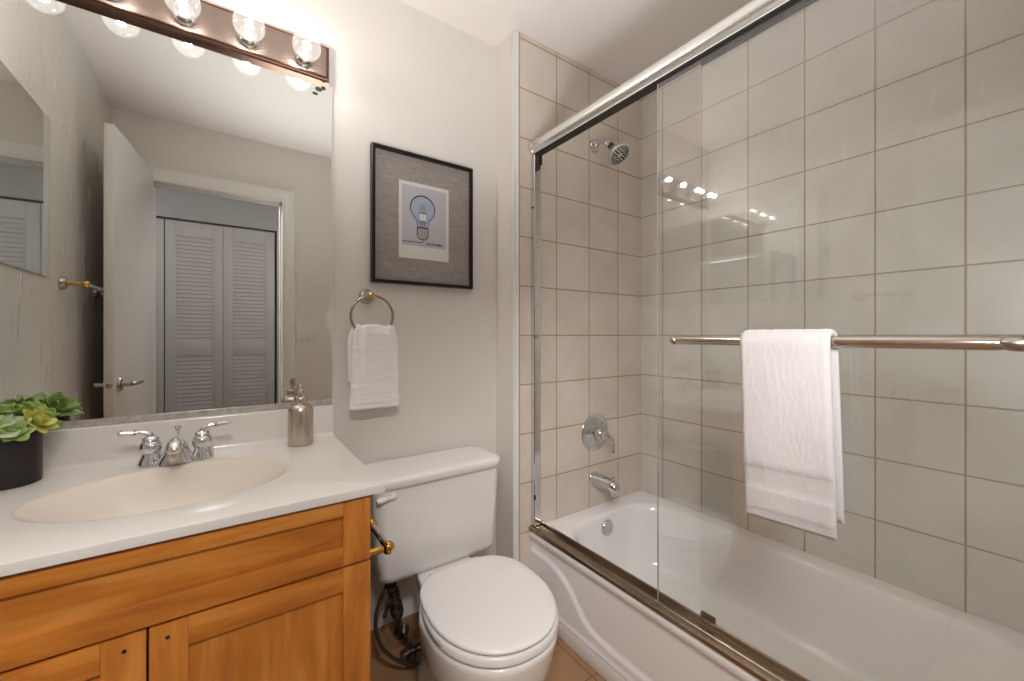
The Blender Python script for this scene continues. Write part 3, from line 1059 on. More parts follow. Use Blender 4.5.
def hand_towel():
    """gathered over the bottom of the ring: two hanging lobes, front one longer"""
    b = MB()
    zt = 1.208
    for lobe, (xc, yc, z_low, w_top, w_low, th) in enumerate(((0.421, 1.444, 0.927, 0.138, 0.162, 0.024), (0.408, 1.481, 1.020, 0.118, 0.154, 0.020))):
        rings = []
        N, K = 88, 60
        for j in range(K + 1):
            s = j / K
            z = zt + 0.012 - s * (zt + 0.012 - z_low)
            w = w_top + (w_low - w_top) * (0.75 * sstep(0, 0.22, s) + 0.25 * sstep(0, 0.8, s))
            t = th * (0.6 + 0.4 * sstep(0, 0.12, s))
            d = z - z_low
            if lobe == 0:
                if 0.045 < d < 0.049 or 0.092 < d < 0.096 or 0.013 < d < 0.017:
                    t *= 0.80
                if d < 0.046:
                    w *= 1.035
            if j == 0:
                t *= 0.4
                w *= 0.92
            if j == K:
                t *= 0.5
                w *= 0.985
            ring = []
            for k in range(N):
                a = 2 * PI * k / N
                ca, sa = math.cos(a), math.sin(a)
                x = xc + w / 2 * math.copysign(abs(ca) ** 0.3, ca) + 0.010 * s * (0.5 if lobe else -0.3)
                y = yc + t / 2 * math.copysign(abs(sa) ** 0.7, sa)
                fold = (1 - 0.6 * s) * (0.0045 * math.sin((x - xc) * 95 + 1.2 + 2.5 * s + lobe) + 0.003 * math.sin((x - xc) * 210 + 0.4))
                fuzz = 0.0016 * noise.noise(Vector((x * 230, z * 230, lobe + (1 if sa > 0 else 3)))) + 0.003 * noise.noise(Vector((x * 60, z * 60, lobe + 8)))
                y += fold + (fuzz if sa < 0 else 0)
                x += 0.0022 * noise.noise(Vector((z * 60, a * 2, 5.0)))
                zz = z + (1 - s) * 0.006 * math.cos((x - xc) / w * 9.0 + 0.6) + 0.002 * noise.noise(Vector((x * 50, s * 12, 3)))
                ring.append((x, min(y, DB - 0.002), zz))
            rings.append(ring)
        b.loft(rings)
    # the roll over the bottom of the ring
    rings = []
    for k in range(17):
        a = PI * k / 16
        rings.append([(0.356 + 0.122 * u / 28, 1.463 - (0.022 + 0.002 * math.sin(u * 0.9)) * math.cos(a), 1.200 + (0.019 + 0.004 * math.sin(u * 0.75 + 0.5)) * math.sin(a) + 0.003 * noise.noise(Vector((u * 0.4, k * 0.3, 7)))) for u in range(29)])
    b.loft(rings, False, False, closed=False)
    return b.build('hand_towel', M['hand_towel'], None, angle=75)


tag(hand_towel(), 'white hand towel drawn through the wall ring above the toilet', 'towel')

# ================================================================ FRAMED PRINT
fp = thing('framed_print', 'black framed light bulb print with wide grey linen mat', 'framed picture', (0.63, DB, 1.38))
FX0, FX1, FZ0, FZ1 = 0.420, 0.837, 1.379, 1.884
b = MB()
fw = 0.012
y0, y1 = 1.484, DB - 0.001
pr = [(0, y1), (0, y0 + 0.002), (0.002, y0), (fw - 0.002, y0), (fw, y0 + 0.002), (fw, y0 + 0.014), (fw, y1)]
rings = []
for x, z, dx, dz in ((FX0, FZ0, 1, 1), (FX1, FZ0, -1, 1), (FX1, FZ1, -1, -1), (FX0, FZ1, 1, -1), (FX0, FZ0, 1, 1)):
    rings.append([(x + dx * u, y, z + dz * u) for u, y in pr])
b.loft(rings, False, False)
bmesh.ops.remove_doubles(b.bm, verts=b.bm.verts, dist=1e-6)
b.build('frame', M['frame'], fp, angle=20)
YM = 1.500
MB().box(FX0 + 0.011, FX1 - 0.011, YM, YM + 0.006, FZ0 + 0.011, FZ1 - 0.011).build('mat_board', M['linen'], fp, smooth=False)
PX0, PX1, PZ0, PZ1 = 0.5235, 0.7300, 1.481, 1.776
pp = MB().box(PX0, PX1, YM - 0.0015, YM, PZ0, PZ1).build('print', M['paper'], fp, smooth=False)
MB().box(PX0 + 0.011, PX1 - 0.011, YM - 0.0019, YM - 0.0015, PZ0 + 0.05, PZ1 - 0.014).build('printed_ground', M['ground'], pp, smooth=False)
BCX, BCZ = 0.6185, 1.680
bulb = []
for k in range(33):
    a = math.radians(-52 + 284 * k / 32)
    bulb.append((BCX + 0.052 * math.cos(a), BCZ + 0.052 * math.sin(a)))
neck = [(BCX - 0.024, 1.624), (BCX - 0.021, 1.604), (BCX + 0.021, 1.604), (BCX + 0.024, 1.624)]
outl = bulb + neck


def flat(poly, y, th=0.0003):
    return MB().prism(poly, 'y', y - th, y)


def scale_poly(poly, s):
    return [(BCX + (x - BCX) * s, 1.66 + (z - 1.66) * s) for x, z in poly]


bulb_o = flat(outl, YM - 0.0019).build('bulb_outline', M['ink'], pp, smooth=False)
flat(scale_poly(outl, 0.925), YM - 0.0022).build('bulb_fill', M['blue'], pp, smooth=False)
b = MB()
b.prism([(BCX - 0.022, 1.602), (BCX + 0.022, 1.602), (BCX + 0.022, 1.572), (BCX + 0.012, 1.560), (BCX - 0.012, 1.560), (BCX - 0.022, 1.572)], 'y', YM - 0.0024, YM - 0.0019)
b.build('bulb_cap', M['grey_ink'], pp, smooth=False)
ll = [((BCX - 0.024, 1.604), (BCX + 0.024, 1.604)), ((BCX - 0.023, 1.604), (BCX - 0.023, 1.571)), ((BCX + 0.023, 1.604), (BCX + 0.023, 1.571)),
      ((BCX - 0.023, 1.571), (BCX - 0.012, 1.559)), ((BCX + 0.023, 1.571), (BCX + 0.012, 1.559)), ((BCX - 0.012, 1.559), (BCX + 0.012, 1.559)),
      ((BCX, 1.559), (BCX, 1.547)), ((BCX, 1.547), (PX0 + 0.012, 1.545)), ((BCX - 0.017, 1.662), (BCX + 0.016, 1.662)),
      ((BCX - 0.012, 1.628), (BCX - 0.006, 1.612)), ((BCX, 1.628), (BCX, 1.612)), ((BCX + 0.012, 1.628), (BCX + 0.006, 1.612)), ((BCX - 0.014, 1.628), (BCX + 0.014, 1.628))]
for (xa, za), (xb, zb) in ll:
    dx, dz = xb - xa, zb - za
    l = math.hypot(dx, dz)
    nx, nz = -dz / l * 0.0014, dx / l * 0.0014
    MB().prism([(xa + nx, za + nz), (xb + nx, zb + nz), (xb - nx, zb - nz), (xa - nx, za - nz)], 'y', YM - 0.0027, YM - 0.0019).build('ink_line', M['ink'], pp, smooth=False)
b = MB()
hb_ = []
for k in range(13):
    a = PI * k / 12
    hb_.append((BCX + 0.013 * math.cos(a), 1.684 + 0.017 * math.sin(a)))
b.prism(hb_ + [(BCX - 0.013, 1.664), (BCX + 0.013, 1.664)], 'y', YM - 0.0026, YM - 0.0022)
b.build('halogen_capsule', M['grey_ink'], pp, smooth=False)
for xa in (BCX - 0.011, BCX + 0.002):
    MB().prism([(xa, 1.659), (xa + 0.010, 1.659), (xa + 0.010, 1.634), (xa, 1.634)], 'y', YM - 0.0026, YM - 0.0022).build('capsule_highlight', M['white_ink'], pp, smooth=False)
tcv = bpy.data.curves.new('caption', 'FONT')
tcv.body = 'ECONOMIA'
tcv.size = 0.0135
tcv.extrude = 0.0002
tcv.offset = 0.0003
tmp = bpy.data.objects.new('caption_curve', tcv)
COL.objects.link(tmp)
bpy.context.view_layer.update()
tme = bpy.data.meshes.new_from_object(tmp.evaluated_get(bpy.context.evaluated_depsgraph_get()))
bpy.data.objects.remove(tmp)
tme.materials.clear()
tme.materials.append(M['ink'])
tme.transform(Matrix.Translation((BCX + 0.014, YM - 0.0022, 1.5405)) @ Matrix.Rotation(PI / 2, 4, 'X'))
to = bpy.data.objects.new('caption', tme)
COL.objects.link(to)
to.parent = pp
to.matrix_parent_inverse = parent_world(pp).inverted()
MB().box(FX0 + 0.011, FX1 - 0.011, YM - 0.008, YM - 0.0065, FZ0 + 0.011, FZ1 - 0.011).build('glazing', M['picture_glass'], fp, smooth=False)

# ================================================================ WALL MIRROR AND LIGHT BAR
mr = thing('wall_mirror', 'large frameless wall mirror above the vanity backsplash', 'mirror', (-0.13, DB, 0.945))
MX1 = 0.286
b = MB().box(XL + 0.002, MX1, MF, DB - 0.001, 0.953, 2.046)
b.build('mirror_glass', M['mirror'], mr, smooth=False)
b = MB()
b.box(XL + 0.002, MX1, MF - 0.004, DB - 0.001, 0.944, 0.954, 0.001)
b.box(XL + 0.002, MX1, MF - 0.004, MF - 0.0005, 0.952, 0.963, 0.0008)
b.build('bottom_channel', M['channel'], mr)
b = MB()
b.box(MX1, MX1 + 0.004, MF - 0.001, DB - 0.001, 0.95, 2.046)
b.build('edge_strip', M['alu'], mr, smooth=False)
b = MB()
for cx, cz, rx, rz in ((0.247, 2.024, 0.011, 0.008), (0.236, 2.006, 0.009, 0.005), (0.262, 2.032, 0.007, 0.007)):
    b.prism([(cx + rx * math.cos(2 * PI * k / 20) * (1 + 0.15 * math.sin(3 * k)), cz + rz * math.sin(2 * PI * k / 20)) for k in range(20)], 'y', MF - 0.0004, MF)
b.build('desilvered_spot', M['spots'], mr, smooth=False)

lb = thing('vanity_light', 'copper strip vanity light with clear globe bulbs over the mirror', 'light fixture', (-0.107, DB, 2.105))
LX0, LX1, LZ0, LZ1 = -0.492, 0.277, 2.046, 2.165
b = MB()
b.box(LX0 + 0.010, LX1 - 0.010, 1.478, DB - 0.001, LZ0 + 0.010, LZ1 - 0.010)
b.build('backplate', M['bronze'], lb, smooth=False)
b = MB()
pr = [(0, DB - 0.001), (0, 1.490), (0.003, 1.484), (0.007, 1.482), (0.008, 1.477), (0.0115, 1.476), (0.012, 1.484), (0.012, DB - 0.001)]
rings = []
for x, z, dx, dz in ((LX0, LZ0, 1, 1), (LX1, LZ0, -1, 1), (LX1, LZ1, -1, -1), (LX0, LZ1, 1, -1), (LX0, LZ0, 1, 1)):
    rings.append([(x + dx * u, y, z + dz * u) for u, y in pr])
b.loft(rings, False, False)
bmesh.ops.remove_doubles(b.bm, verts=b.bm.verts, dist=1e-6)
b.build('border', M['bronze_dark'], lb, angle=25)
BR = 0.041
b0 = None


def make_bulb(x):
    sk = MB().lathe([(0.027, 0), (0.027, 0.004), (0.0215, 0.006), (0.0215, 0.030), (0.019, 0.031)], 28, rot_to((0, -1, 0), (x, 1.478, 2.093))).build('socket_cup', M['nickel'], lb)
    cy = 1.478 - 0.031 - 0.036
    prof = []
    for k in range(17):
        a = PI * (0.14 + 0.86 * k / 16)
        prof.append((BR * math.sin(a), -BR * math.cos(a)))
    prof = [(0.0165, -BR * 1.06), (0.017, -BR * 0.93)] + prof[:]
    m = rot_to((0, -1, 0), (x, cy, 2.093))
    g = MB().lathe(prof, 36, m, cap=False).build('bulb', M['bulb_glass'], lb, angle=80)
    st = MB().lathe([(0.011, -BR * 1.0), (0.008, -0.026), (0.004, -0.014), (0.003, -0.006)], 14, m)
    st.build('stem', M['glass_stem'], g)
    f = MB()
    for k in range(4):
        a0 = 2 * PI * k / 4 + 0.4
        a1 = a0 + 0.9
        f.tube([m @ Vector((0.006 * math.cos(a0), 0.006 * math.sin(a0), -0.014)), m @ Vector((0.012 * math.cos((a0 + a1) / 2), 0.012 * math.sin((a0 + a1) / 2), 0.004)),
                m @ Vector((0.006 * math.cos(a1), 0.006 * math.sin(a1), 0.018))], 0.0022, 6)
    f.build('filament', M['filament'], g)


for x in (0.197, 0.045, -0.107, -0.259, -0.411):
    make_bulb(x)

# ================================================================ VANITY
CZT = 0.845
vt = thing('vanity_countertop', 'cream one piece vanity countertop with oval basin and backsplash', 'countertop', (-0.13, 1.2, CZT - 0.019))
DX0, DX1, DY0, DY1 = XL + 0.002, 0.290, 0.924, DB - 0.001
SX, SY, SA, SB = -0.107, 1.200, 0.234, 0.166
N = 96


def rect_ring(inset, z):
    x0, x1, y0, y1 = DX0 + 0, DX1 - inset, DY0 + inset, DY1
    out = []
    for k in range(N):
        a = 2 * PI * k / N
        dx, dy = math.cos(a) * SA, math.sin(a) * SB
        t = min(((x1 - SX) / dx if dx > 1e-9 else (x0 - SX) / dx if dx < -1e-9 else 1e9),
                ((y1 - SY) / dy if dy > 1e-9 else (y0 - SY) / dy if dy < -1e-9 else 1e9))
        out.append((SX + dx * t, SY + dy * t, z))
    # snap nearest ring points to the rectangle's corners
    for cx, cy in ((x0, y0), (x1, y0), (x1, y1), (x0, y1)):
        i = min(range(N), key=lambda q: (out[q][0] - cx) ** 2 + (out[q][1] - cy) ** 2)
        out[i] = (cx, cy, z)
    return out


def ell(s, z, dy=0.0):
    return [(SX + SA * s * math.cos(2 * PI * k / N), SY + dy + SB * s * math.sin(2 * PI * k / N), z) for k in range(N)]


b = MB()
b.loft([ell(1.03, CZT - 0.019), rect_ring(0.0, CZT - 0.019), rect_ring(0.0, CZT - 0.005), rect_ring(0.0015, CZT - 0.0015), rect_ring(0.005, CZT), ell(1.05, CZT), ell(1.02, CZT - 0.0002)], False, False)
b.build('deck', M['cultured'], vt, angle=35)
b = MB()
b.loft([ell(1.0203, CZT - 0.0004)] + [ell(q, CZT - 0.001 - 0.112 * (1 - q * q) ** 1.15) for q in (1.0, 0.98, 0.95, 0.91, 0.86, 0.8, 0.72, 0.62, 0.5, 0.36, 0.2)], False, True)
b.build('basin', M['bowl'], vt, angle=80)
b = MB()
rings = []
for x in (DX0, DX1):
    rings.append([(x, DB - 0.001, CZT - 0.001), (x, 1.482, CZT - 0.001), (x, 1.486, CZT + 0.004), (x, 1.489, CZT + 0.012), (x, 1.490, CZT + 0.094), (x, 1.4925, CZT + 0.0985), (x, 1.497, CZT + 0.099), (x, DB - 0.001, CZT + 0.099)])
b.loft(rings)
b.build('backsplash', M['cultured'], vt, angle=35)
MB().lathe([(0.021, 0), (0.021, 0.002), (0.012, 0.003), (0, 0.003)], 20, Matrix.Translation((SX, SY, CZT - 0.1095))).build('drain', M['chrome'], vt)

vc = thing('vanity_cabinet', 'honey maple vanity cabinet with recessed panel doors under the basin', 'vanity cabinet', (-0.13, 1.2, 0))
CF = 0.954                 # carcass front
FFR = 0.934                # front of doors
VX0, VX1 = XL + 0.003, 0.2565
b = MB()
b.box(VX0, VX1, CF, DB - 0.012, 0.10, CZT - 0.15)
b.box(VX1 - 0.018, VX1, CF, DB - 0.012, 0.10, CZT - 0.0195)
b.box(VX0, VX0 + 0.018, CF, DB - 0.012, 0.10, CZT - 0.0195)
b.box(VX0, VX1, CF, CF + 0.018, 0.10, CZT - 0.0195)
b.box(VX0, VX1 - 0.02, CF + 0.06, CF + 0.08, 0.0, 0.10)
b.build('carcass', M['wood_v'], vc, smooth=False)


def shaker(name, x0, x1, z0, z1, sl, sr, rt, rb, hole=None):
    """frame-and-panel front: rails are its mesh; stiles and panel its pieces"""
    o = MB().box(x0 + sl - 0.004, x1 - sr + 0.004, FFR + 0.009, CF - 0.002, z0 + rb - 0.004, z1 - rt + 0.004).build(name, M['wood_h'] if x1 - x0 > 0.6 else M['wood_v'], vc, smooth=False)
    for za, zb in ((z1 - rt, z1), (z0, z0 + rb)):
        MB().box(x0 + sl, x1 - sr, FFR, CF - 0.001, za, zb, 0.0012).build('rail', M['wood_h'], o, angle=25)
    for xa, xb in ((x0, x0 + sl), (x1 - sr, x1)):
        MB().box(xa, xb, FFR, CF - 0.001, z0, z1, 0.0012).build('stile', M['wood_v'], o, angle=25)
    if hole:
        MB().lathe([(0.0033, 0), (0.0033, 0.0006), (0.0, 0.0006)], 12, rot_to((0, -1, 0), (hole, FFR, 0.650))).build('screw_hole', M['hole'], o)
    return o


shaker('drawer_front', -0.492, 0.2605, 0.679, 0.8195, 0.056, 0.058, 0.031, 0.042)
shaker('door', -0.116, 0.2605, 0.118, 0.6735, 0.054, 0.058, 0.05, 0.055, hole=-0.091)
shaker('door', -0.492, -0.1195, 0.118, 0.6735, 0.056, 0.057, 0.05, 0.055, hole=-0.147)

# ---- faucet
fa = thing('faucet', 'chrome two lever faucet behind the oval basin', 'faucet', (-0.117, 1.41, CZT))
FXC, FY = -0.117, 1.405
b = MB()
rings = []
for s, z in ((1.0, CZT + 0.0005), (1.0, CZT + 0.006), (0.94, CZT + 0.010), (0.80, CZT + 0.012)):
    rings.append(rrect(FXC - 0.078 * s - 0.0, FXC + 0.078 * s, FY - 0.027 * s, FY + 0.027 * s, 0.0265 * s, 8, z))
b.loft(rings)
b.build('base_plate', M['chrome'], fa)
# spout: a flared saddle that rises and leans over the basin
b = MB()
rings = []
for y, z, rx, rz in ((FY + 0.020, CZT + 0.010, 0.016, 0.006), (FY + 0.012, CZT + 0.030, 0.024, 0.018), (FY - 0.006, CZT + 0.044, 0.023, 0.023), (FY - 0.030, CZT + 0.053, 0.0205, 0.020),
                     (FY - 0.055, CZT + 0.055, 0.0185, 0.018), (FY - 0.074, CZT + 0.053, 0.0175, 0.016), (FY - 0.086, CZT + 0.049, 0.0125, 0.011), (FY - 0.090, CZT + 0.047, 0.005, 0.005)):
    rings.append([(FXC + rx * math.cos(2 * PI * k / 28), y, z + rz * math.sin(2 * PI * k / 28)) for k in range(28)])
b.loft(rings)
for k0 in (0,):
    rr_ = []
    for z, hx_, hy_ in ((0.003, 0.041, 0.030), (0.010, 0.039, 0.029), (0.022, 0.032, 0.026), (0.036, 0.025, 0.022), (0.052, 0.019, 0.017)):
        rr_.append(rrect(FXC - hx_, FXC + hx_, FY - 0.010 - hy_, FY - 0.010 + hy_, min(hx_, hy_) * 0.95, 8, CZT + z))
    b.loft(rr_)
spo = b.build('spout', M['chrome'], fa, angle=50)
MB().lathe([(0.0125, 0), (0.014, 0.002), (0.014, 0.024)], 22, Matrix.Translation((FXC, FY - 0.073, CZT + 0.020))).build('aerator', M['nickel'], spo)
MB().tube([(FXC, FY + 0.024, CZT + 0.02), (FXC, FY + 0.024, CZT + 0.080)], 0.0032, 10).lathe([(0.003, 0), (0.006, 0.003), (0.0085, 0.010), (0.0075, 0.013), (0.0, 0.0135)], 16, Matrix.Translation((FXC, FY + 0.024, CZT + 0.078))).build('lift_rod', M['chrome'], fa)
for s in (-1, 1):
    hx = FXC + s * 0.0535
    b = MB()
    b.lathe([(0.027, 0.006), (0.025, 0.014), (0.0195, 0.026), (0.0175, 0.032), (0.021, 0.036), (0.0235, 0.044), (0.0235, 0.054), (0.020, 0.061), (0.0165, 0.064), (0.0185, 0.067), (0.0165, 0.072), (0.008, 0.077), (0.0, 0.078)],
            30, Matrix.Translation((hx, FY, CZT)))
    hpts = smooth_path([(hx, FY, CZT + 0.064), (hx + s * 0.004, FY, CZT + 0.077), (hx + s * 0.016, FY - 0.001, CZT + 0.0865), (hx + s * 0.032, FY - 0.002, CZT + 0.0885), (hx + s * 0.058, FY - 0.004, CZT + 0.090)], 5)
    nn = len(hpts)
    rad = [0.0135 - 0.0068 * min(1, i / (nn * 0.6)) for i in range(nn)]
    b.tube(hpts, rad, 14)
    e = Vector(hpts[-1])
    m = rot_to((s, -0.03, 0.02), e)
    b.lathe([(0.0055, -0.03), (0.0088, -0.028), (0.0055, -0.025)], 14, m)
    b.lathe([(0.0068, -0.004), (0.0074, 0), (0.005, 0.003), (0.0035, 0.005), (0.004, 0.007), (0.0, 0.009)], 14, m)
    b.build('lever_handle', M['chrome'], fa, angle=50)

# ---- soap dispenser
sd = thing('soap_dispenser', 'brushed steel soap dispenser on the vanity top near its end', 'soap dispenser', (0.178, 1.410, CZT))
SM = Matrix.Translation((0.1795, 1.408, CZT)) @ Matrix.Diagonal((1.02, 1.02, 1.07, 1)) @ Matrix.Scale(1.0, 4)
MB().lathe([(0.030, 0.0), (0.0345, 0.002), (0.035, 0.006), (0.035, 0.098), (0.033, 0.107), (0.027, 0.114), (0.019, 0.1185), (0.017, 0.119)], 44, SM).build('bottle', M['steel'], sd)
MB().lathe([(0.0175, 0.117), (0.0185, 0.119), (0.0185, 0.137), (0.016, 0.140), (0.007, 0.141)], 32, SM).build('collar', M['steel'], sd)
b = MB().lathe([(0.0045, 0.138), (0.0045, 0.150), (0.0075, 0.151), (0.0085, 0.153), (0.0085, 0.172), (0.0075, 0.175), (0.0, 0.1755)], 24, SM)
b.tube([SM @ Vector((0.0, 0, 0.166)), SM @ Vector((-0.002, -0.016, 0.166)), SM @ Vector((-0.004, -0.030, 0.162))], [0.0055, 0.0048, 0.004], 12)
b.build('pump', M['steel'], sd)

# ---- succulent
ps = thing('potted_succulent', 'green succulents in a matte black round pot on the vanity', 'potted plant', (-0.4175, 1.409, CZT))
PM = Matrix.Translation((-0.4175, 1.409, CZT))
MB().lathe([(0.049, 0.0), (0.0535, 0.002), (0.054, 0.006), (0.055, 0.122), (0.0545, 0.124), (0.052, 0.124), (0.051, 0.11)], 48, PM, cap=True).build('pot', M['pot'], ps)
MB().lathe([(0.051, 0.108), (0.03, 0.112), (0.0, 0.114)], 28, PM).build('soil', M['soil'], ps)


def leaf_mesh(b, m, ln, wd, th, curl):
    rings = []
    for i in range(15):
        s = 1 - (1 - i / 14) ** 1.5
        w = wd * max(0.05, math.sin(PI * min(1, 0.10 + 0.90 * s ** 1.15))) ** 0.55
        t = th * (1 - 0.55 * s) * (0.4 + 0.6 * sstep(0, 0.2, s))
        z = curl * s * s * ln
        x = ln * s
        ring = []
        for k in range(10):
            a = 2 * PI * k / 10
            yy = w * math.cos(a)
            ring.append(m @ Vector((x, yy, z + t * math.sin(a) + 0.35 * (yy * yy) / max(wd, 1e-4))))
        rings.append(ring)
    b.loft(rings)


def rosette(c, r, tilt, layers, mat, seed, axis=(0, 0, 1)):
    rnd = random.Random(seed)
    b = MB()
    base = rot_to(axis, c)
    for li, (cnt, el, ln) in enumerate(layers):
        for k in range(cnt):
            a = 2 * PI * (k + 0.5 * (li % 2)) / cnt + rnd.uniform(-0.1, 0.1)
            e = math.radians(el + rnd.uniform(-5, 5))
            m = base @ Matrix.Translation((0, 0, 0.002 * li)) @ Matrix.Rotation(a, 4, 'Z') @ Matrix.Rotation(-e, 4, 'Y')
            l = r * ln * rnd.uniform(0.92, 1.06)
            leaf_mesh(b, m, l, l * 0.36, l * 0.09 + 0.001, 0.14)
    b.tube([Vector(c) - Vector(axis) * 0.025, Vector(c)], 0.006, 8)
    return b.build('rosette', mat, ps, angle=60)


big = ((6, 6, 1.0), (5, 26, 0.85), (4, 50, 0.62), (3, 72, 0.42))
small = ((6, 18, 1.0), (5, 42, 0.85), (3, 66, 0.65))
rosette((-0.432, 1.372, 0.977), 0.062, 0, big, M['leaf'], 1, (0.15, -0.42, 1))
rosette((-0.374, 1.398, 0.979), 0.042, 0, small, M['leaf3'], 2, (0.75, -0.25, 0.5))
rosette((-0.425, 1.422, 0.993), 0.055, 0, big, M['leaf2'], 3, (0.0, 0.15, 1))
rosette((-0.386, 1.436, 0.981), 0.056, 0, small, M['leaf2'], 4, (0.5, 0.35, 0.75))
rosette((-0.472, 1.408, 0.979), 0.056, 0, big, M['leaf'], 5, (-0.5, 0, 0.8))
rosette((-0.445, 1.448, 0.981), 0.050, 0, small, M['leaf2'], 6, (-0.2, 0.4, 0.85))
rosette((-0.396, 1.364, 0.967), 0.036, 0, small, M['leaf2'], 7, (0.35, -0.7, 0.6))

# ---- paper holder on the cabinet side
tp = thing('toilet_paper_holder', 'empty chrome and brass paper holder on the cabinet side by the toilet', 'paper holder', (0.252, 1.08, 0.65))
for y in (1.008, 1.155):
    b = MB()
    b.lathe([(0.019, 0), (0.019, 0.004), (0.015, 0.009), (0.011, 0.014)], 24, rot_to((1, 0, 0), (0.2565, y, 0.652)))
    b.build('post_flange', M['chrome'], tp)
    b = MB()
    b.lathe([(0.0085, 0.012), (0.0075, 0.03), (0.0105, 0.04), (0.0085, 0.05), (0.008, 0.062)], 20, rot_to((1, 0, 0), (0.2565, y, 0.652)))
    b.ball((0.325, y, 0.652), 0.0165, 0.95, 0.9, 1)
    b.build('post', M['brass'], tp)
b = MB()
b.tube([(0.325, 1.018, 0.652), (0.325, 1.09, 0.652)], 0.0095, 18)
b.tube([(0.325, 1.088, 0.652), (0.325, 1.145, 0.652)], 0.0082, 18)
b.build('roller', M['chrome'], tp)

# ================================================================ TOILET
tl = thing('toilet', 'white two piece toilet with closed lid between vanity and bathtub', 'toilet', (0.615, 1.1, 0))
TXC = 0.615


def egg2(a, yf, yb, yw, z, back_w):
    """bowl outline whose deck behind the seat narrows to half width back_w"""
    out = []
    for x, y, zz in egg(a, yf, yb, yw, z, back_pow=2.6):
        k = sstep(1.06, 1.26, y)
        out.append((TXC + (x - TXC) * (1 - k * (1 - back_w / a)), y, zz))
    return out


def egg(a, yf, yb, yw, z, n=56, back_pow=2.6, turn=0.0):
    """outline: half width a at y=yw, nose at yf, square-ish back at yb"""
    out = []
    cr, sr = math.cos(turn), math.sin(turn)
    for k in range(n):
        t = 2 * PI * k / n
        c, s = math.cos(t), math.sin(t)
        if s < 0:      # toward the nose
            x = a * math.copysign(abs(c) ** 0.92, c)
            y = yw + (yw - yf) * math.copysign(abs(s) ** 1.0, s)
        else:
            e = 2 / back_pow
            x = a * math.copysign(abs(c) ** e, c)
            y = yw + (yb - yw) * abs(s) ** e
        out.append((TXC + x * cr - (y - 1.0) * sr, 1.0 + x * sr + (y - 1.0) * cr, z))
    return out


b = MB()
b.loft([egg(0.108, 0.885, 1.40, 1.12, 0.001), egg(0.110, 0.88, 1.405, 1.12, 0.012), egg(0.102, 0.895, 1.40, 1.12, 0.03), egg(0.096, 0.905, 1.39, 1.11, 0.10),
        egg2(0.118, 0.872, 1.39, 1.07, 0.16, 0.10), egg2(0.154, 0.826, 1.40, 1.03, 0.23, 0.105), egg2(0.174, 0.802, 1.42, 1.01, 0.30, 0.112), egg2(0.180, 0.793, 1.44, 1.0, 0.345, 0.115), egg2(0.182, 0.789, 1.45, 1.0, 0.362, 0.118),
        egg2(0.182, 0.788, 1.45, 1.0, 0.372, 0.118), egg2(0.178, 0.792, 1.445, 1.0, 0.379, 0.115), egg2(0.162, 0.81, 1.43, 1.0, 0.380, 0.10)])
b.build('bowl', M['porcelain'], tl, angle=60)
# seat and lid, rounded slabs
b = MB()
TN = math.radians(-4.5)
b.loft([egg(q, f, bk, 0.99, z, back_pow=2.5, turn=TN * 0.6) for q, f, bk, z in ((0.177, 0.791, 1.185, 0.389), (0.183, 0.784, 1.19, 0.392), (0.184, 0.783, 1.19, 0.408), (0.180, 0.787, 1.188, 0.4135))])
b.build('seat', M['seat'], tl, angle=60)
b = MB()
b.loft([egg(q, f, bk, 1.0, z, back_pow=pw, turn=TN) for q, f, bk, z, pw in ((0.173, 0.793, 1.197, 0.4165, 2.9), (0.180, 0.785, 1.205, 0.4195, 2.9), (0.181, 0.784, 1.206, 0.424, 2.9), (0.179, 0.787, 1.204, 0.4285, 2.9),
        (0.174, 0.793, 1.199, 0.4305, 2.9), (0.145, 0.84, 1.17, 0.4315, 2.9), (0.08, 0.92, 1.09, 0.432, 2.2))])
b.build('lid', M['seat'], tl, angle=60)
for sd_ in (-1, 1):
    MB().box(TXC + sd_ * 0.07 - 0.02, TXC + sd_ * 0.07 + 0.02, 1.188, 1.222, 0.3905, 0.418, 0.005, 3).build('hinge', M['seat'], tl)
# tank, tapered with rounded corners
b = MB()
rr = []
for z, x0, x1, y0, y1, r in ((0.379, 0.404, 0.816, 1.303, 1.478, 0.045), (0.385, 0.390, 0.829, 1.291, 1.484, 0.045), (0.403, 0.384, 0.834, 1.287, 1.487, 0.04), (0.50, 0.379, 0.838, 1.287, 1.49, 0.036),
                             (0.60, 0.374, 0.841, 1.285, 1.494, 0.034), (0.688, 0.370, 0.843, 1.284, 1.496, 0.034)):
    rr.append(rrect(x0, x1, y0, y1, r, 8, z))
b.loft(rr)
b.build('tank', M['porcelain'], tl, angle=60)
b = MB()
rr = []
for z, i in ((0.690, 0.004), (0.693, 0.0), (0.712, -0.003), (0.719, 0.0), (0.7235, 0.008), (0.7245, 0.03)):
    rr.append(rrect(0.353 + i, 0.858 - i, 1.272 + i, 1.502 - i, 0.06, 10, z))
b.loft(rr)
b.build('tank_lid', M['porcelain'], tl, angle=60)
b = MB()
b.lathe([(0.014, 0), (0.014, 0.006), (0.009, 0.012)], 20, rot_to((0, -1, 0), (0.430, 1.288, 0.667)))
b.tube(smooth_path([(0.438, 1.279, 0.667), (0.420, 1.276, 0.667), (0.397, 1.274, 0.666), (0.374, 1.274, 0.664)], 4), [0.006] * 4 + [0.008] * 4 + [0.011] * 4 + [0.008], 14, flat=0.8)
b.build('flush_lever', M['seat'], tl)
b = MB()
b.lathe([(0.016, 0.0), (0.018, 0.01), (0.014, 0.022), (0.0, 0.03)], 18, Matrix.Translation((TXC - 0.085, 1.12, 0.001)))
b.build('bolt_cap', M['porcelain'], tl)
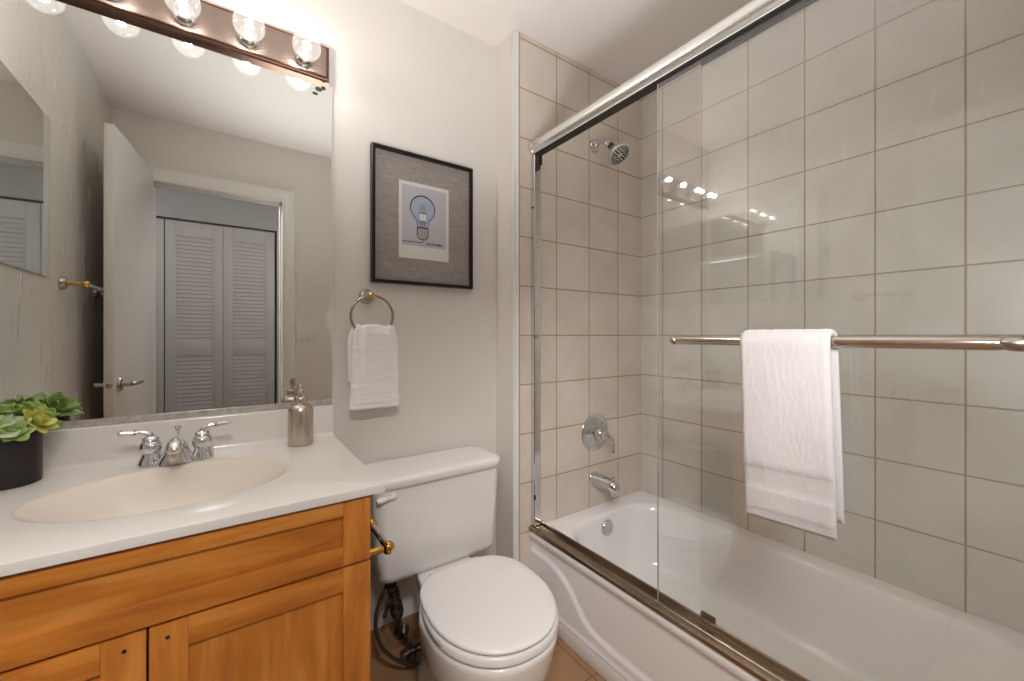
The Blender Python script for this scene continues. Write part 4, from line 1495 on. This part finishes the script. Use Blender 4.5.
for x in (0.47, 0.76):
    MB().lathe([(0.018, 0), (0.018, 0.008), (0.011, 0.01), (0.011, 0.02)], 12, Matrix.Translation((x, 1.40, 0.374))).build('tank_bolt', M['tarnish'], tl)

# water supply
ws = thing('water_supply', 'tarnished shutoff valve and looped hose under the toilet tank', 'water valve', (0.53, DB, 0.057))
MB().lathe([(0.030, 0), (0.028, 0.005), (0.014, 0.010), (0.010, 0.011), (0.010, 0.11)], 22, rot_to((0, -1, 0), (0.535, DB - 0.011, 0.057))).build('wall_pipe', M['tarnish'], ws)
b = MB()
b.lathe([(0.014, -0.035), (0.018, -0.030), (0.018, 0.014), (0.012, 0.018), (0.012, 0.03), (0.015, 0.034), (0.015, 0.045), (0.008, 0.047)], 14, rot_to((1, -0.1, 0.15), (0.527, 1.385, 0.057)))
b.lathe([(0.012, 0), (0.012, 0.02), (0.016, 0.023), (0.016, 0.035)], 14, rot_to((-0.3, -1, 0.1), (0.527, 1.385, 0.057)))
b.build('valve_body', M['tarnish'], ws)
MB().ball((0.575, 1.366, 0.075), 0.020, 1.1, 0.35, 0.8).lathe([(0.004, -0.02), (0.005, 0.002)], 10, rot_to((1, -0.2, 0.3), (0.568, 1.372, 0.072))).build('oval_handle', M['chrome'], ws)
b = MB()
b.lathe([(0.012, 0), (0.021, 0.004), (0.021, 0.020), (0.015, 0.024), (0.015, 0.05), (0.019, 0.053), (0.019, 0.064)], 10, Matrix.Translation((0.444, 1.355, 0.322)))
b.build('coupling_nut', M['tarnish'], ws)
b = MB()
b.lathe([(0.008, 0), (0.017, 0.006), (0.019, 0.03), (0.015, 0.045), (0.021, 0.055), (0.023, 0.09), (0.017, 0.112), (0.009, 0.12), (0.008, 0.135)], 12, rot_to((0.17, 0.05, -1), (0.458, 1.37, 0.318)))
b.tube(smooth_path([(0.462, 1.37, 0.305), (0.442, 1.365, 0.275), (0.428, 1.36, 0.247), (0.425, 1.36, 0.236)], 4), 0.0075, 10)
b.build('shutoff_body', M['tarnish'], ws)
b = MB()
b.ball((0.498, 1.372, 0.165), 0.022, 0.42, 0.3, 1.1)
b.build('drip_cap', M['chrome'], ws)
b = MB()
b.tube(smooth_path([(0.444, 1.355, 0.335), (0.418, 1.343, 0.328), (0.396, 1.34, 0.285), (0.391, 1.34, 0.227), (0.408, 1.34, 0.16), (0.443, 1.34, 0.107), (0.492, 1.34, 0.062), (0.56, 1.345, 0.033), (0.60, 1.37, 0.03), (0.605, 1.40, 0.05), (0.57, 1.405, 0.055), (0.54, 1.395, 0.057)], 8), 0.0062, 12)
b.build('hose', M['hose'], ws)

# ================================================================ LEFT WALL FITTINGS (seen in the mirror)
mc = thing('medicine_cabinet', 'mirrored medicine cabinet on the glossy wall, seen in the wall mirror', 'medicine cabinet', (XL, 1.14, 1.395))
b = MB().box(XL + 0.001, XL + 0.003, 0.829, 1.492, 1.398, 1.974, 0.001)
b.build('cabinet_frame', M['champagne'], mc)
MB().box(XL + 0.003, XL + 0.007, 0.826, 1.495, 1.395, 1.977, 0.001).build('mirror_door', M['mirror'], mc, smooth=False)

tw = thing('towel_bar', 'brass and nickel towel bar on the glossy wall behind the open door', 'towel bar', (XL, 0.5, 1.39))
for y in (0.695, 0.20):
    MB().lathe([(0.026, 0), (0.026, 0.005), (0.022, 0.014), (0.011, 0.022)], 26, rot_to((1, 0, 0), (XL, y, 1.39))).build('rosette', M['nickel'], tw)
    MB().lathe([(0.010, 0.02), (0.0075, 0.03), (0.009, 0.045), (0.0075, 0.055), (0.008, 0.062)], 18, rot_to((1, 0, 0), (XL, y, 1.39))).ball((XL + 0.07, y, 1.39), 0.0135).build('post', M['brass'], tw)
b = MB()
b.tube([(XL + 0.07, 0.695, 1.39), (XL + 0.07, 0.20, 1.39)], 0.008, 16)
b.tube([(XL + 0.07, 0.50, 1.39), (XL + 0.07, 0.47, 1.39)], 0.011, 16)
b.build('bar', M['nickel'], tw)

ls = thing('light_switch', 'white double rocker light switch beside the door casing', 'light switch', (0.43, YF, 1.2))
MB().box(0.373, 0.487, YF, YF + 0.006, 1.137, 1.263, 0.003).build('switch_plate', M['switch'], ls)
for x in (0.407, 0.453):
    MB().box(x - 0.0165, x + 0.0165, YF + 0.004, YF + 0.009, 1.167, 1.233, 0.0015).build('rocker', M['switch'], ls)
for x in (0.407, 0.453):
    for z in (1.152, 1.248):
        MB().lathe([(0.003, 0), (0.003, 0.001), (0, 0.0012)], 10, rot_to((0, 1, 0), (x, YF + 0.0058, z))).build('screw', M['nickel'], ls)
